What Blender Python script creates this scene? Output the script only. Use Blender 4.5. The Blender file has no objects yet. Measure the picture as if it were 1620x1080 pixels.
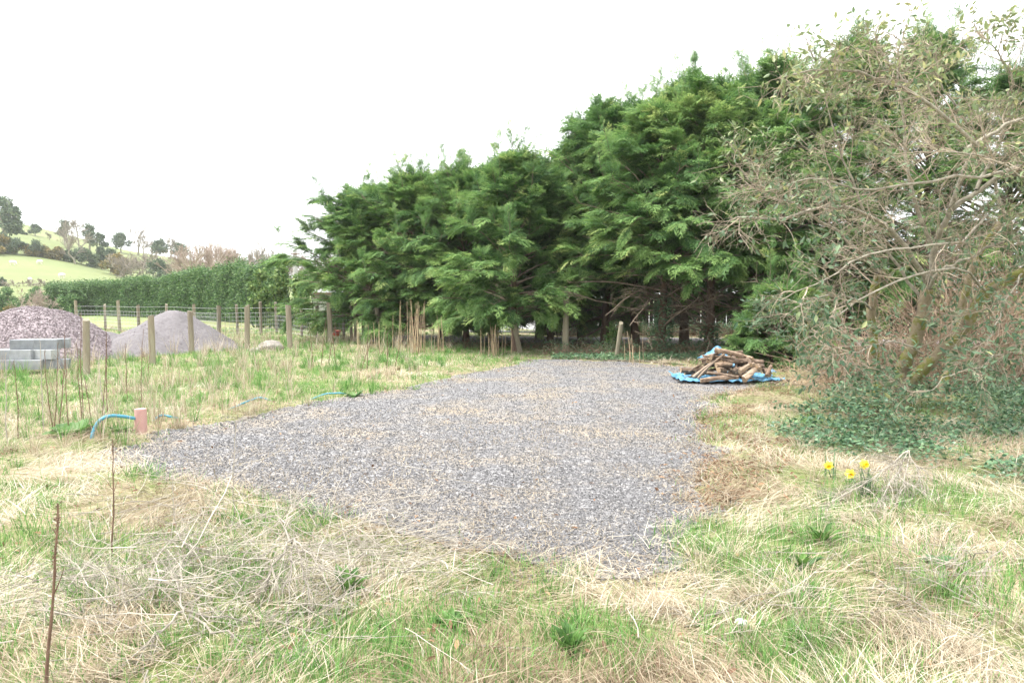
import bpy, math, numpy as np
from math import radians as RAD, pi, sin, cos
from mathutils import Vector, Matrix

# ------------------------------------------------------------------ camera / world / sun / exposure
SC = bpy.context.scene
COL = SC.collection
W, H, F = 1620.0, 1080.0, 1100.0
CAMZ = 1.6
PITCH = math.atan(70.0 / F)
cam = bpy.data.cameras.new("camera")
cam.sensor_width = 36.0
cam.lens = 36.0 * F / W
cam.clip_start = 0.05
cam.clip_end = 3000.0
camo = bpy.data.objects.new("camera", cam)
COL.objects.link(camo)
camo.location = (0, 0, CAMZ)
camo.rotation_euler = (pi / 2 - PITCH, 0, 0)
SC.camera = camo

SUN_EL, SUN_AZ = 64.0, 262.0      # azimuth clockwise from +Y
world = bpy.data.worlds.new("World")
SC.world = world
world.use_nodes = True
wt = world.node_tree
for n in list(wt.nodes): wt.nodes.remove(n)
wo = wt.nodes.new('ShaderNodeOutputWorld')
bg = wt.nodes.new('ShaderNodeBackground')
sky = wt.nodes.new('ShaderNodeTexSky')
sky.sky_type = 'NISHITA'
sky.sun_disc = False
sky.sun_elevation = RAD(SUN_EL)
sky.sun_rotation = RAD(SUN_AZ)
sky.air_density = 1.4
sky.dust_density = 6.0
sky.ozone_density = 1.0
hs = wt.nodes.new('ShaderNodeHueSaturation')     # overcast: almost no blue left in the light
hs.inputs['Saturation'].default_value = 0.12
hs.inputs['Value'].default_value = 1.0
wt.links.new(sky.outputs[0], hs.inputs['Color'])
ov = wt.nodes.new('ShaderNodeMix'); ov.data_type = 'RGBA'     # even white cloud layer over the clear sky
ov.inputs[0].default_value = 0.88
ov.inputs[7].default_value = (7.0, 7.1, 7.25, 1)
wt.links.new(hs.outputs[0], ov.inputs[6])
wt.links.new(ov.outputs[2], bg.inputs['Color'])
bg.inputs['Strength'].default_value = 0.085
wt.links.new(bg.outputs[0], wo.inputs['Surface'])

sl = bpy.data.lights.new("sun", 'SUN')
sl.energy = 1.5
sl.angle = RAD(14)
sl.color = (1.0, 0.97, 0.92)
so = bpy.data.objects.new("sun", sl)
COL.objects.link(so)
so.location = (0, 0, 40)
_az, _el = RAD(SUN_AZ), RAD(SUN_EL)
sd = Vector((sin(_az) * cos(_el), cos(_az) * cos(_el), sin(_el)))
so.rotation_euler = sd.to_track_quat('Z', 'Y').to_euler()

SC.view_settings.view_transform = 'Standard'
SC.view_settings.look = 'None'
SC.view_settings.gamma = 1.0
SC.view_settings.use_curve_mapping = False
SC.view_settings.exposure = 2.28
SC.render.engine = 'CYCLES'
SC.cycles.use_denoising = True
SC.cycles.max_bounces = 5
SC.cycles.diffuse_bounces = 3
SC.cycles.glossy_bounces = 2
SC.cycles.transmission_bounces = 3
SC.cycles.transparent_max_bounces = 6
SC.cycles.use_adaptive_sampling = True
SC.cycles.adaptive_threshold = 0.02

# ------------------------------------------------------------------ helpers
CP, SP = cos(PITCH), sin(PITCH)
def ray(px, py):
    a = (px - W / 2) / F; b = (H / 2 - py) / F
    return a, CP + b * SP, -SP + b * CP
def G(px, py, z=0.0):
    a, b, c = ray(px, py)
    t = (z - CAMZ) / c
    return np.array([a * t, b * t, z])
def A(px, py, Y):
    a, b, c = ray(px, py)
    t = Y / b
    return np.array([a * t, Y, CAMZ + c * t])
def PXY(px, Y):                      # ground position at depth Y in the column px
    p = A(px, 470, Y); return p[0], p[1]
def project(x, y, z):
    f = y * CP - (z - CAMZ) * SP
    u = y * SP + (z - CAMZ) * CP
    return W / 2 + F * x / f, H / 2 - F * u / f

def sm(e0, e1, x):
    t = np.clip((x - e0) / (e1 - e0), 0, 1); return t * t * (3 - 2 * t)
def vn(x, y, s, seed=0):             # smooth value noise in 0..1
    x = np.asarray(x, float) * s; y = np.asarray(y, float) * s
    xi = np.floor(x).astype(np.int64); yi = np.floor(y).astype(np.int64)
    fx = x - xi; fy = y - yi
    fx = fx * fx * (3 - 2 * fx); fy = fy * fy * (3 - 2 * fy)
    def h(a, b):
        v = np.sin(a * 127.1 + b * 311.7 + seed * 74.7) * 43758.5453
        return v - np.floor(v)
    return ((h(xi, yi) * (1 - fx) + h(xi + 1, yi) * fx) * (1 - fy)
            + (h(xi, yi + 1) * (1 - fx) + h(xi + 1, yi + 1) * fx) * fy)
def fbm(x, y, s, seed=0, o=3):
    r = 0; a = 0.5; t = 0
    for i in range(o):
        r = r + a * vn(x, y, s * 2 ** i, seed + i * 7); t += a; a *= 0.5
    return r / t

def tag(o, label=None, cat=None, group=None, kind=None):
    if label: o["label"] = label
    if cat: o["category"] = cat
    if group: o["group"] = group
    if kind: o["kind"] = kind
    return o
def empty(name, loc, label, cat, group=None):
    o = bpy.data.objects.new(name, None)
    o.empty_display_size = 0.2
    o.location = loc
    COL.objects.link(o)
    return tag(o, label, cat, group)
def build(name, V, Fc, mats, parent=None, attrs=None, smooth=False, midx=None, loc=None):
    """V (n,3); Fc = list of int arrays (each m x k)"""
    V = np.asarray(V, dtype=np.float32).reshape(-1, 3)
    if isinstance(Fc, np.ndarray): Fc = [Fc]
    Fc = [np.asarray(f, dtype=np.int32) for f in Fc if len(f)]
    off = np.zeros(3, dtype=np.float32)
    if parent is not None:
        off = np.array(parent['_w'] if '_w' in parent else parent.location, dtype=np.float32)
    elif loc is not None:
        off = np.asarray(loc, dtype=np.float32)
    V = V - off
    me = bpy.data.meshes.new(name)
    me.vertices.add(len(V)); me.vertices.foreach_set("co", V.ravel())
    idx = np.concatenate([f.ravel() for f in Fc])
    tot = np.concatenate([np.full(len(f), f.shape[1], dtype=np.int32) for f in Fc])
    st = np.concatenate([[0], np.cumsum(tot)[:-1]]).astype(np.int32)
    me.loops.add(len(idx)); me.loops.foreach_set("vertex_index", idx)
    me.polygons.add(len(tot)); me.polygons.foreach_set("loop_start", st)
    try: me.polygons.foreach_set("loop_total", tot)
    except Exception: pass
    if not isinstance(mats, (list, tuple)): mats = [mats]
    for m in mats: me.materials.append(m)
    if midx is not None: me.polygons.foreach_set("material_index", np.asarray(midx, dtype=np.int32))
    me.polygons.foreach_set("use_smooth", np.full(len(tot), bool(smooth)))
    if attrs:
        for k, a in attrs.items():
            at = me.attributes.new(k, 'FLOAT', 'POINT')
            at.data.foreach_set("value", np.asarray(a, dtype=np.float32))
    me.update(calc_edges=True)
    o = bpy.data.objects.new(name, me)
    COL.objects.link(o)
    if parent is not None: o.parent = parent
    elif loc is not None: o.location = [float(c) for c in loc]
    return o

def nrm(a):
    return a / np.maximum(np.linalg.norm(a, axis=-1, keepdims=True), 1e-9)

def tubes(L, R, m=5, cap=False):
    """L (N,K,3) polylines, R (N,K) radii -> verts, quads"""
    L = np.asarray(L, float); R = np.asarray(R, float)
    N, K, _ = L.shape
    d = np.empty_like(L)
    d[:, 1:-1] = L[:, 2:] - L[:, :-2]; d[:, 0] = L[:, 1] - L[:, 0]; d[:, -1] = L[:, -1] - L[:, -2]
    d = nrm(d)
    ref = np.where(np.abs(nrm(L[:, -1:] - L[:, :1])[..., 2:]) > 0.8, np.array([1.0, 0.13, 0]), np.array([0, 0, 1.0]))
    ref = np.broadcast_to(ref, d.shape)
    a = nrm(np.cross(d, ref)); b = np.cross(d, a)
    th = np.arange(m) * 2 * pi / m
    V = (L[:, :, None, :] + R[:, :, None, None] * (np.cos(th)[None, None, :, None] * a[:, :, None, :]
         + np.sin(th)[None, None, :, None] * b[:, :, None, :]))
    i = np.arange(N)[:, None, None] * K * m; k = np.arange(K - 1)[None, :, None] * m; j = np.arange(m)[None, None, :]
    j2 = (j + 1) % m
    Q = np.stack([i + k + j, i + k + j2, i + k + m + j2, i + k + m + j], -1).reshape(-1, 4)
    faces = [Q]
    if cap:
        faces.append((np.arange(N)[:, None] * K * m + (K - 1) * m + np.arange(m)[None]).reshape(N, m))
        faces.append((np.arange(N)[:, None] * K * m + np.arange(m)[::-1][None]).reshape(N, m))
    return V.reshape(-1, 3), faces
def tube_attr(vals, K, m):
    return np.repeat(vals, K * m)

def merge(parts):
    """parts: list of (V, faces list) -> V, faces list"""
    Vs = []; Fs = {}; o = 0
    for V, fl in parts:
        V = np.asarray(V).reshape(-1, 3)
        for f in (fl if isinstance(fl, list) else [fl]):
            f = np.asarray(f); Fs.setdefault(f.shape[1], []).append(f + o)
        Vs.append(V); o += len(V)
    return np.concatenate(Vs), [np.concatenate(v) for v in Fs.values()]

def grow(par, n, L, ang, sag, rng, K=5, tmin=0.25, jit=0.12, tmax=1.0, up=0.0, lentaper=0.5):
    """children polylines growing from the parent polylines"""
    N, Kp, _ = par.shape
    pi_ = np.repeat(np.arange(N), n); M = len(pi_)
    t = rng.uniform(tmin, tmax, M)
    s = t * (Kp - 1); k = np.minimum(s.astype(int), Kp - 2); f = (s - k)[:, None]
    p = par[pi_, k] * (1 - f) + par[pi_, k + 1] * f
    d = nrm(par[pi_, k + 1] - par[pi_, k])
    r = nrm(rng.normal(size=(M, 3))); r[:, 2] += up
    perp = nrm(r - d * (r * d).sum(1, keepdims=True))
    a = rng.uniform(*ang, M)[:, None]
    d = nrm(d * np.cos(a) + perp * np.sin(a))
    l = rng.uniform(*L, M) * (1 - lentaper * t)
    out = np.empty((M, K, 3)); out[:, 0] = p
    for i in range(1, K):
        d = nrm(d + rng.normal(scale=jit, size=(M, 3)) + np.array([0, 0, sag]))
        out[:, i] = out[:, i - 1] + d * (l / (K - 1))[:, None]
    return out, pi_, t
def taper(N, K, r0, r1):
    r0 = np.broadcast_to(np.asarray(r0, float), (N,)); r1 = np.broadcast_to(np.asarray(r1, float), (N,))
    t = np.linspace(0, 1, K)
    return r0[:, None] * (1 - t) + r1[:, None] * t

def ribbons(P, head, L, w, th0, th1, rng, K=3, twist=0.4):
    """grass blades: base P, heading angle, length, width, lean from vertical th0 -> th1"""
    N = len(P)
    h = np.stack([np.cos(head), np.sin(head), np.zeros(N)], 1)
    sd_ = np.stack([-np.sin(head), np.cos(head), np.zeros(N)], 1)
    tw = rng.uniform(-twist, twist, N)
    pts = np.empty((N, K + 1, 3)); pts[:, 0] = P
    side = np.empty((N, K + 1, 3))
    for i in range(K + 1):
        s = i / K
        th = (th0 + (th1 - th0) * s)[:, None]
        dd = h * np.sin(th) + np.array([0, 0, 1.0]) * np.cos(th)
        if i < K: pts[:, i + 1] = pts[:, i] + dd * (L / K)[:, None]
        up = np.cross(sd_, dd)
        side[:, i] = sd_ * np.cos(tw)[:, None] + up * np.sin(tw)[:, None]
    prof = [1.0, 0.95, 0.7, 0.4, 0.2][:K] if K > 3 else [0.9, 1.0, 0.6]
    V = np.empty((N, 2 * K + 1, 3))
    for i in range(K):
        hw = (w * 0.5 * prof[i])[:, None]
        V[:, 2 * i] = pts[:, i] - side[:, i] * hw
        V[:, 2 * i + 1] = pts[:, i] + side[:, i] * hw
    V[:, 2 * K] = pts[:, K]
    b = np.arange(N)[:, None] * (2 * K + 1)
    Q = np.concatenate([b + np.array([[2 * i, 2 * i + 1, 2 * i + 3, 2 * i + 2]]) for i in range(K - 1)], 0)
    T = b + np.array([[2 * K - 2, 2 * K - 1, 2 * K]])
    return V.reshape(-1, 3), [Q, T], 2 * K + 1

def basis(fwd, up):
    f = nrm(fwd); s = nrm(np.cross(up, f)); u = np.cross(f, s)
    return np.stack([f, s, u], -1)       # columns: local x, y, z
def scatter(PV, PF, M3, T, S):
    """copies of prototype; M3 (N,3,3), T (N,3), S (N,) or (N,3)"""
    N = len(T)
    S = np.asarray(S, float)
    if S.ndim == 1: S = S[:, None].repeat(3, 1)
    V = np.einsum('nij,nkj->nki', M3, PV[None] * S[:, None, :]) + T[:, None, :]
    PF = PF if isinstance(PF, list) else [PF]
    out = [(np.arange(N)[:, None, None] * len(PV) + f[None]).reshape(-1, f.shape[1]) for f in PF]
    return V.reshape(-1, 3), out
def randrot(N, rng):
    a = nrm(rng.normal(size=(N, 3))); b = nrm(rng.normal(size=(N, 3)))
    return basis(a, b)

# leaf prototypes ------------------------------------------------
LEAF_V = np.array([[0, 0, 0], [.35, .2, .04], [.4, 0, -.02], [.35, -.2, .04], [.75, .13, 0.0], [.8, 0, -.05], [.75, -.13, 0.0], [1, 0, -.1]])
LEAF_F = [np.array([[0, 2, 1], [0, 3, 2], [4, 5, 7], [5, 6, 7]]), np.array([[1, 2, 5, 4], [2, 3, 6, 5]])]
KITE_V = np.array([[0, 0, 0], [.45, .22, .05], [1, 0, -.03], [.45, -.22, .05]])
KITE_F = [np.array([[0, 3, 2, 1]])]

# ------------------------------------------------------------------ materials
def newmat(name):
    m = bpy.data.materials.new(name); m.use_nodes = True
    t = m.node_tree
    for n in list(t.nodes): t.nodes.remove(n)
    out = t.nodes.new('ShaderNodeOutputMaterial')
    p = t.nodes.new('ShaderNodeBsdfPrincipled')
    t.links.new(p.outputs[0], out.inputs[0])
    return m, t, p, out
def ramp(t, fac, cols, interp='LINEAR'):
    r = t.nodes.new('ShaderNodeValToRGB'); cr = r.color_ramp; cr.interpolation = interp
    while len(cr.elements) < len(cols): cr.elements.new(0.5)
    for e, (p, c) in zip(cr.elements, cols):
        e.position = p; e.color = (c[0], c[1], c[2], 1)
    t.links.new(fac, r.inputs[0]); return r.outputs[0]
def attr(t, name='v'):
    a = t.nodes.new('ShaderNodeAttribute'); a.attribute_name = name; return a.outputs['Fac']
def noise(t, scale, detail=4, rough=0.6, coord='Object', stretch=None):
    tc = t.nodes.new('ShaderNodeTexCoord'); src = tc.outputs[coord]
    if stretch:
        mp = t.nodes.new('ShaderNodeMapping'); mp.inputs['Scale'].default_value = stretch
        t.links.new(src, mp.inputs[0]); src = mp.outputs[0]
    n = t.nodes.new('ShaderNodeTexNoise'); n.inputs['Scale'].default_value = scale
    n.inputs['Detail'].default_value = detail; n.inputs['Roughness'].default_value = rough
    t.links.new(src, n.inputs['Vector']); return n.outputs['Fac']
def mixc(t, f, a, b, mode='MIX'):
    m = t.nodes.new('ShaderNodeMix'); m.data_type = 'RGBA'; m.blend_type = mode
    for i, v in ((0, f), (6, a), (7, b)):
        if hasattr(v, 'links') or hasattr(v, 'node'): t.links.new(v, m.inputs[i])
        elif i == 0: m.inputs[0].default_value = v
        else: m.inputs[i].default_value = (v[0], v[1], v[2], 1)
    return m.outputs[2]
def bump(t, p, h, strength, dist=0.01):
    b = t.nodes.new('ShaderNodeBump'); b.inputs['Strength'].default_value = strength
    b.inputs['Distance'].default_value = dist
    t.links.new(h, b.inputs['Height']); t.links.new(b.outputs[0], p.inputs['Normal'])

def leafmat(name, cols, rough=0.55, trans=0.3, spec=0.3):
    m, t, p, out = newmat(name)
    c = ramp(t, attr(t), cols)
    t.links.new(c, p.inputs['Base Color'])
    p.inputs['Roughness'].default_value = rough
    p.inputs['Specular IOR Level'].default_value = spec
    if trans > 0:
        tr = t.nodes.new('ShaderNodeBsdfTranslucent'); t.links.new(c, tr.inputs[0])
        mx = t.nodes.new('ShaderNodeMixShader'); mx.inputs[0].default_value = trans
        t.links.new(p.outputs[0], mx.inputs[1]); t.links.new(tr.outputs[0], mx.inputs[2])
        t.links.new(mx.outputs[0], out.inputs[0])
    return m
def surfmat(name, cols, scale=8, rough=0.8, bmp=0.3, bdist=0.01, stretch=None, detail=5, spec=0.3, use_v=0.0):
    m, t, p, out = newmat(name)
    n = noise(t, scale, detail, 0.65, stretch=stretch)
    c = ramp(t, n, cols)
    if use_v > 0:
        g = ramp(t, attr(t), [(0, (1 - use_v,) * 3), (1, (1 + use_v * .6,) * 3)])
        c = mixc(t, 1.0, c, g, 'MULTIPLY')
    t.links.new(c, p.inputs['Base Color'])
    p.inputs['Roughness'].default_value = rough
    p.inputs['Specular IOR Level'].default_value = spec
    if bmp: bump(t, p, n, bmp, bdist)
    return m

M = {}
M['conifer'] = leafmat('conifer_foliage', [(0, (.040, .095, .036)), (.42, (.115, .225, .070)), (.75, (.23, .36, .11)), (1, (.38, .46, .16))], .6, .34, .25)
M['conifer_bark'] = surfmat('conifer_bark', [(.3, (.07, .045, .032)), (.7, (.16, .11, .08))], 9, .9, .6, .02, (1, 1, .25))
M['deadtwig'] = surfmat('dead_twig', [(.3, (.10, .075, .055)), (.7, (.24, .19, .14))], 12, .9, 0)
M['straw'] = leafmat('dry_grass', [(0, (.15, .105, .065)), (.30, (.31, .245, .165)), (.65, (.48, .42, .315)), (1, (.66, .61, .51))], .7, .25, .2)
M['green'] = leafmat('green_grass', [(0, (.045, .12, .03)), (.5, (.105, .25, .055)), (.85, (.20, .36, .10)), (1, (.36, .42, .18))], .55, .35, .3)
M['weedleaf'] = leafmat('weed_leaf', [(0, (.05, .12, .03)), (1, (.13, .24, .06))], .5, .3, .35)
M['ivy'] = leafmat('ivy_leaf', [(0, (.035, .09, .045)), (.6, (.09, .18, .09)), (1, (.21, .31, .15))], .4, .2, .45)
M['litter'] = leafmat('fallen_leaf', [(0, (.10, .055, .035)), (.5, (.20, .115, .07)), (1, (.36, .23, .13))], .7, .15, .2)
M['shrubleaf'] = leafmat('shrub_leaf', [(0, (.045, .10, .05)), (.45, (.13, .20, .11)), (.8, (.24, .29, .13)), (1, (.38, .38, .17))], .45, .3, .4)
M['twig'] = surfmat('pale_twig', [(.3, (.19, .15, .11)), (.7, (.46, .39, .30))], 6, .85, 0, use_v=.5)
M['redtwig'] = surfmat('brown_twig', [(.3, (.17, .11, .075)), (.7, (.36, .27, .19))], 6, .85, 0, use_v=.4)
M['mossbark'] = surfmat('mossy_bark', [(.30, (.10, .075, .05)), (.48, (.22, .18, .12)), (.56, (.13, .13, .035)), (.72, (.19, .20, .05))], 5, .9, .7, .02)
M['greybark'] = surfmat('grey_bark', [(.3, (.15, .13, .10)), (.7, (.40, .37, .30))], 14, .85, .4, .008)
M['post'] = surfmat('weathered_post', [(.25, (.12, .10, .075)), (.5, (.21, .185, .14)), (.75, (.28, .27, .20))], 7, .9, .5, .01, (1, 1, .12), use_v=.2)
M['log'] = surfmat('log_bark', [(.3, (.10, .07, .05)), (.5, (.20, .14, .10)), (.75, (.36, .29, .22))], 14, .85, .6, .012, use_v=.5)
M['cutwood'] = surfmat('cut_wood', [(.3, (.26, .17, .10)), (.7, (.44, .33, .22))], 20, .8, .2)
M['plank'] = surfmat('split_wood', [(.3, (.22, .155, .105)), (.7, (.42, .33, .25))], 8, .8, .3, .005, use_v=.3)
M['brush'] = surfmat('dead_brush', [(.3, (.25, .22, .18)), (.7, (.46, .42, .36))], 10, .9, 0, use_v=.4)
M['stalk'] = surfmat('dark_stalk', [(.3, (.085, .05, .035)), (.7, (.20, .13, .09))], 20, .9, 0)
M['cane'] = surfmat('dry_cane', [(.3, (.33, .24, .15)), (.7, (.56, .44, .29))], 6, .8, 0, use_v=.35)
M['wire'] = surfmat('galvanised_wire', [(.3, (.30, .31, .32)), (.7, (.42, .43, .44))], 30, .5, 0)
M['farleaf'] = leafmat('far_evergreen', [(0, (.05, .08, .055)), (.6, (.10, .14, .09)), (1, (.17, .21, .12))], .8, .15, .1)
M['olive'] = leafmat('far_olive_bush', [(0, (.09, .09, .045)), (.5, (.17, .15, .07)), (1, (.30, .22, .08))], .8, .15, .1)
M['fartwig'] = leafmat('far_bare_twig', [(0, (.17, .15, .13)), (.5, (.27, .235, .20)), (1, (.40, .34, .27))], .9, .1, .1)
M['pinktwig'] = leafmat('pinkish_bare_twig', [(0, (.27, .20, .17)), (1, (.48, .40, .33))], .9, .1, .1)
M['hedge'] = leafmat('hedge_leaf', [(0, (.03, .08, .026)), (.5, (.075, .16, .05)), (1, (.17, .27, .09))], .5, .2, .35)
M['limeleaf'] = leafmat('lime_shrub_leaf', [(0, (.055, .12, .03)), (.5, (.12, .21, .06)), (1, (.23, .30, .10))], .5, .3, .3)
M['sheep'] = surfmat('sheep_wool', [(.3, (.62, .58, .50)), (.7, (.80, .77, .70))], 8, .95, .4, .02)
M['core'] = surfmat('hedge_blocker_and_stems', [(.3, (.018, .035, .014)), (.7, (.04, .07, .025))], 6, 1, 0)  # dark green of the added light blocker in the hedge, also of shrub stems

M['block'] = surfmat('concrete_block', [(.3, (.20, .215, .23)), (.7, (.32, .34, .36))], 7, .95, .5, .006, detail=8)
# ground material
m, t, p, out = newmat('field_ground')
n1 = noise(t, .9, 6, .6); n2 = noise(t, 14, 5, .7); n3 = noise(t, .05, 3, .5)
c1 = ramp(t, n2, [(.28, (.13, .09, .06)), (.5, (.30, .24, .16)), (.75, (.46, .39, .28))])
c2 = ramp(t, n2, [(.28, (.08, .09, .04)), (.55, (.15, .20, .065)), (.78, (.27, .29, .12))])
fac = ramp(t, n1, [(.40, (0, 0, 0)), (.60, (1, 1, 1))])
c = mixc(t, fac, c1, c2)
tc = t.nodes.new('ShaderNodeTexCoord'); sx = t.nodes.new('ShaderNodeSeparateXYZ'); t.links.new(tc.outputs['Object'], sx.inputs[0])
mr = t.nodes.new('ShaderNodeMapRange'); mr.inputs[1].default_value = 30; mr.inputs[2].default_value = 60
t.links.new(sx.outputs[1], mr.inputs[0])
c3 = ramp(t, n3, [(.35, (.13, .18, .065)), (.65, (.18, .23, .09))])
c = mixc(t, mr.outputs[0], c, c3)
t.links.new(c, p.inputs['Base Color']); p.inputs['Roughness'].default_value = .95
p.inputs['Specular IOR Level'].default_value = .1
bump(t, p, n2, .6, .03)
M['ground'] = m
# pasture on the hill
m, t, p, out = newmat('hill_pasture')
n1 = noise(t, .04, 5, .6); n2 = noise(t, .8, 5, .7)
c = ramp(t, n1, [(.3, (.135, .165, .075)), (.5, (.165, .195, .09)), (.7, (.20, .22, .11))])
g = ramp(t, n2, [(.3, (.86, .86, .84)), (.7, (1.08, 1.07, 1.04))])
c = mixc(t, 1, c, g, 'MULTIPLY')
t.links.new(c, p.inputs['Base Color']); p.inputs['Roughness'].default_value = .95; p.inputs['Specular IOR Level'].default_value = .1
M['pasture'] = m
# gravel sheet
m, t, p, out = newmat('gravel_bed')
tc = t.nodes.new('ShaderNodeTexCoord')
vo = t.nodes.new('ShaderNodeTexVoronoi'); vo.inputs['Scale'].default_value = 34; vo.inputs['Randomness'].default_value = 1
t.links.new(tc.outputs['Object'], vo.inputs['Vector'])
sp_ = t.nodes.new('ShaderNodeSeparateColor'); t.links.new(vo.outputs['Color'], sp_.inputs[0])
c = ramp(t, sp_.outputs[0], [(0, (.09, .088, .09)), (.45, (.15, .147, .15)), (.8, (.20, .196, .20)), (1, (.29, .284, .28))])
n1 = noise(t, .7, 6, .7)
n2 = noise(t, 22, 4, .7)
dirt = ramp(t, n2, [(.3, (.15, .11, .075)), (.6, (.34, .28, .19)), (.8, (.48, .42, .30))])
f = ramp(t, n1, [(.46, (0, 0, 0)), (.66, (.7, .7, .7))])
c = mixc(t, f, c, dirt)
t.links.new(c, p.inputs['Base Color']); p.inputs['Roughness'].default_value = .9; p.inputs['Specular IOR Level'].default_value = .2
bump(t, p, vo.outputs['Distance'], -1.0, .02)
M['gravel'] = m
def stonemat(name, cols):
    m, t, p, out = newmat(name)
    c = ramp(t, attr(t), cols); n = noise(t, 60, 3, .6)
    g = ramp(t, n, [(.3, (.8, .8, .8)), (.7, (1.15, 1.15, 1.15))])
    t.links.new(mixc(t, 1, c, g, 'MULTIPLY'), p.inputs['Base Color']); p.inputs['Roughness'].default_value = .8
    p.inputs['Specular IOR Level'].default_value = .3
    return m
M['stone'] = stonemat('gravel_stone', [(0, (.088, .086, .088)), (.45, (.148, .145, .147)), (.82, (.20, .197, .20)), (1, (.32, .312, .308))])
M['pinkstone'] = stonemat('pink_stone', [(0, (.13, .105, .112)), (.5, (.25, .21, .22)), (.85, (.33, .29, .30)), (1, (.46, .43, .44))])

# ------------------------------------------------------------------ ground shape
PADPX = [(160, 720), (235, 693), (330, 674), (450, 646), (560, 628), (700, 604), (790, 583), (850, 569), (1000, 574), (1090, 583),
         (1200, 590), (1250, 604), (1195, 618), (1120, 640), (1115, 680), (1140, 715), (1125, 760), (1108, 795), (1085, 838), (1062, 882), (1030, 912),
         (965, 914), (885, 902), (800, 872), (700, 850), (610, 826), (500, 806), (420, 796), (330, 778), (240, 754)]
PAD = np.array([G(a, b)[:2] for a, b in PADPX])
def pad_sd(x, y):                 # signed distance, negative inside
    x = np.atleast_1d(np.asarray(x, float)); y = np.atleast_1d(np.asarray(y, float))
    P = np.stack([x, y], -1); best = np.full(x.shape, 1e9); ins = np.zeros(x.shape, bool)
    n = len(PAD)
    for i in range(n):
        a = PAD[i]; b = PAD[(i + 1) % n]; ab = b - a
        tt = np.clip(((P - a) @ ab) / (ab @ ab), 0, 1)
        d = np.linalg.norm(P - (a + tt[..., None] * ab), axis=-1)
        best = np.minimum(best, d)
        c = ((a[1] > y) != (b[1] > y))
        with np.errstate(divide='ignore', invalid='ignore'):
            xx = (b[0] - a[0]) * (y - a[1]) / (b[1] - a[1] if b[1] != a[1] else 1e-9) + a[0]
        ins ^= (c & (x < xx))
    return np.where(ins, -best, best)
def gh(x, y):
    x = np.asarray(x, float); y = np.asarray(y, float)
    near = 1 - sm(30, 60, y)
    h = .10 * (fbm(x, y, .5, 3) - .5) + .05 * (fbm(x, y, 2.2, 9, 2) - .5)
    s = pad_sd(x, y).reshape(x.shape)
    out_ = sm(-.15, .35, s + .60 * (fbm(x, y, 1.6, 31, 3) - .5))
    h = h * out_ + .012 * (fbm(x, y, .6, 5) - .5) * (1 - out_)
    h = h + .045 * out_
    return h * near
def gh1(x, y): return float(gh(np.array([x]), np.array([y]))[0])
def onG(px, py):
    p = G(px, py); return np.array([p[0], p[1], gh1(p[0], p[1])])

def grid(xs, ys, zf):
    X, Y = np.meshgrid(xs, ys); Z = zf(X.ravel(), Y.ravel())
    V = np.stack([X.ravel(), Y.ravel(), Z], 1)
    nx, ny = len(xs), len(ys)
    i, j = np.meshgrid(np.arange(nx - 1), np.arange(ny - 1)); b = (j * nx + i).ravel()
    return V, np.stack([b, b + 1, b + nx + 1, b + nx], 1)
def nonuni(a, fine0, fine1, b, step, growf=1.18):
    v = list(np.arange(fine0, fine1 + step / 2, step)); s = step
    while v[-1] < b: s *= growf; v.append(v[-1] + s)
    s = step
    while v[0] > a: s *= growf; v.insert(0, v[0] - s)
    return np.array(v)
xs = nonuni(-900, -14, 12, 900, .09); ys = nonuni(-60, 1, 24, 1500, .09)
V, Fq = grid(xs, ys, gh)
o = build('ground', V, Fq, M['ground'], smooth=True); tag(o, kind='structure', label='rough grassy field ground')

# gravel sheet a few mm above the ground inside the pad
gx = np.arange(PAD[:, 0].min() - .5, PAD[:, 0].max() + .5, .045); gy = np.arange(PAD[:, 1].min() - .5, PAD[:, 1].max() + .5, .045)
V, Fq = grid(gx, gy, lambda a, b: gh(a, b) + .012)
sdv = pad_sd(V[:, 0], V[:, 1]) + .60 * (fbm(V[:, 0], V[:, 1], 1.6, 31, 3) - .5) + .10 * (vn(V[:, 0], V[:, 1], 7, 8) - .5)
keep = (sdv[Fq] < .06).all(1)
Fq = Fq[keep]; used, inv = np.unique(Fq, return_inverse=True)
o = build('gravel_yard', V[used], inv.reshape(-1, 4), M['gravel'], smooth=True); tag(o, kind='structure', label='grey gravel parking area')

# ------------------------------------------------------------------ hillside
hpx = np.array([-900, -500, -200, 0, 100, 200, 290, 400, 500, 700, 1100, 2600], float)
hY = np.array([64, 80, 100, 125, 150, 185, 220, 300, 420], float)
HP = np.array([
    [500, 500, 500, 500, 500, 500, 500, 500, 500, 500, 500, 500],
    [473, 471, 469, 468, 469, 471, 473, 476, 480, 486, 489, 489],
    [430, 438, 442, 446, 449, 452, 457, 463, 468, 478, 483, 484],
    [385, 398, 410, 418, 432, 446, 450, 456, 463, 475, 481, 482],
    [334, 354, 372, 386, 408, 437, 444, 450, 458, 472, 479, 480],
    [308, 330, 348, 362, 386, 412, 428, 441, 452, 470, 478, 479],
    [288, 306, 326, 345, 369, 395, 411, 428, 443, 465, 477, 478],
    [300, 318, 337, 356, 377, 399, 415, 431, 446, 467, 477, 478],
    [360, 370, 380, 395, 410, 425, 435, 445, 455, 470, 478, 478]], float)
HZ = CAMZ + (470 - HP) / F * hY[:, None]
HZ[0] = -.6
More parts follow.
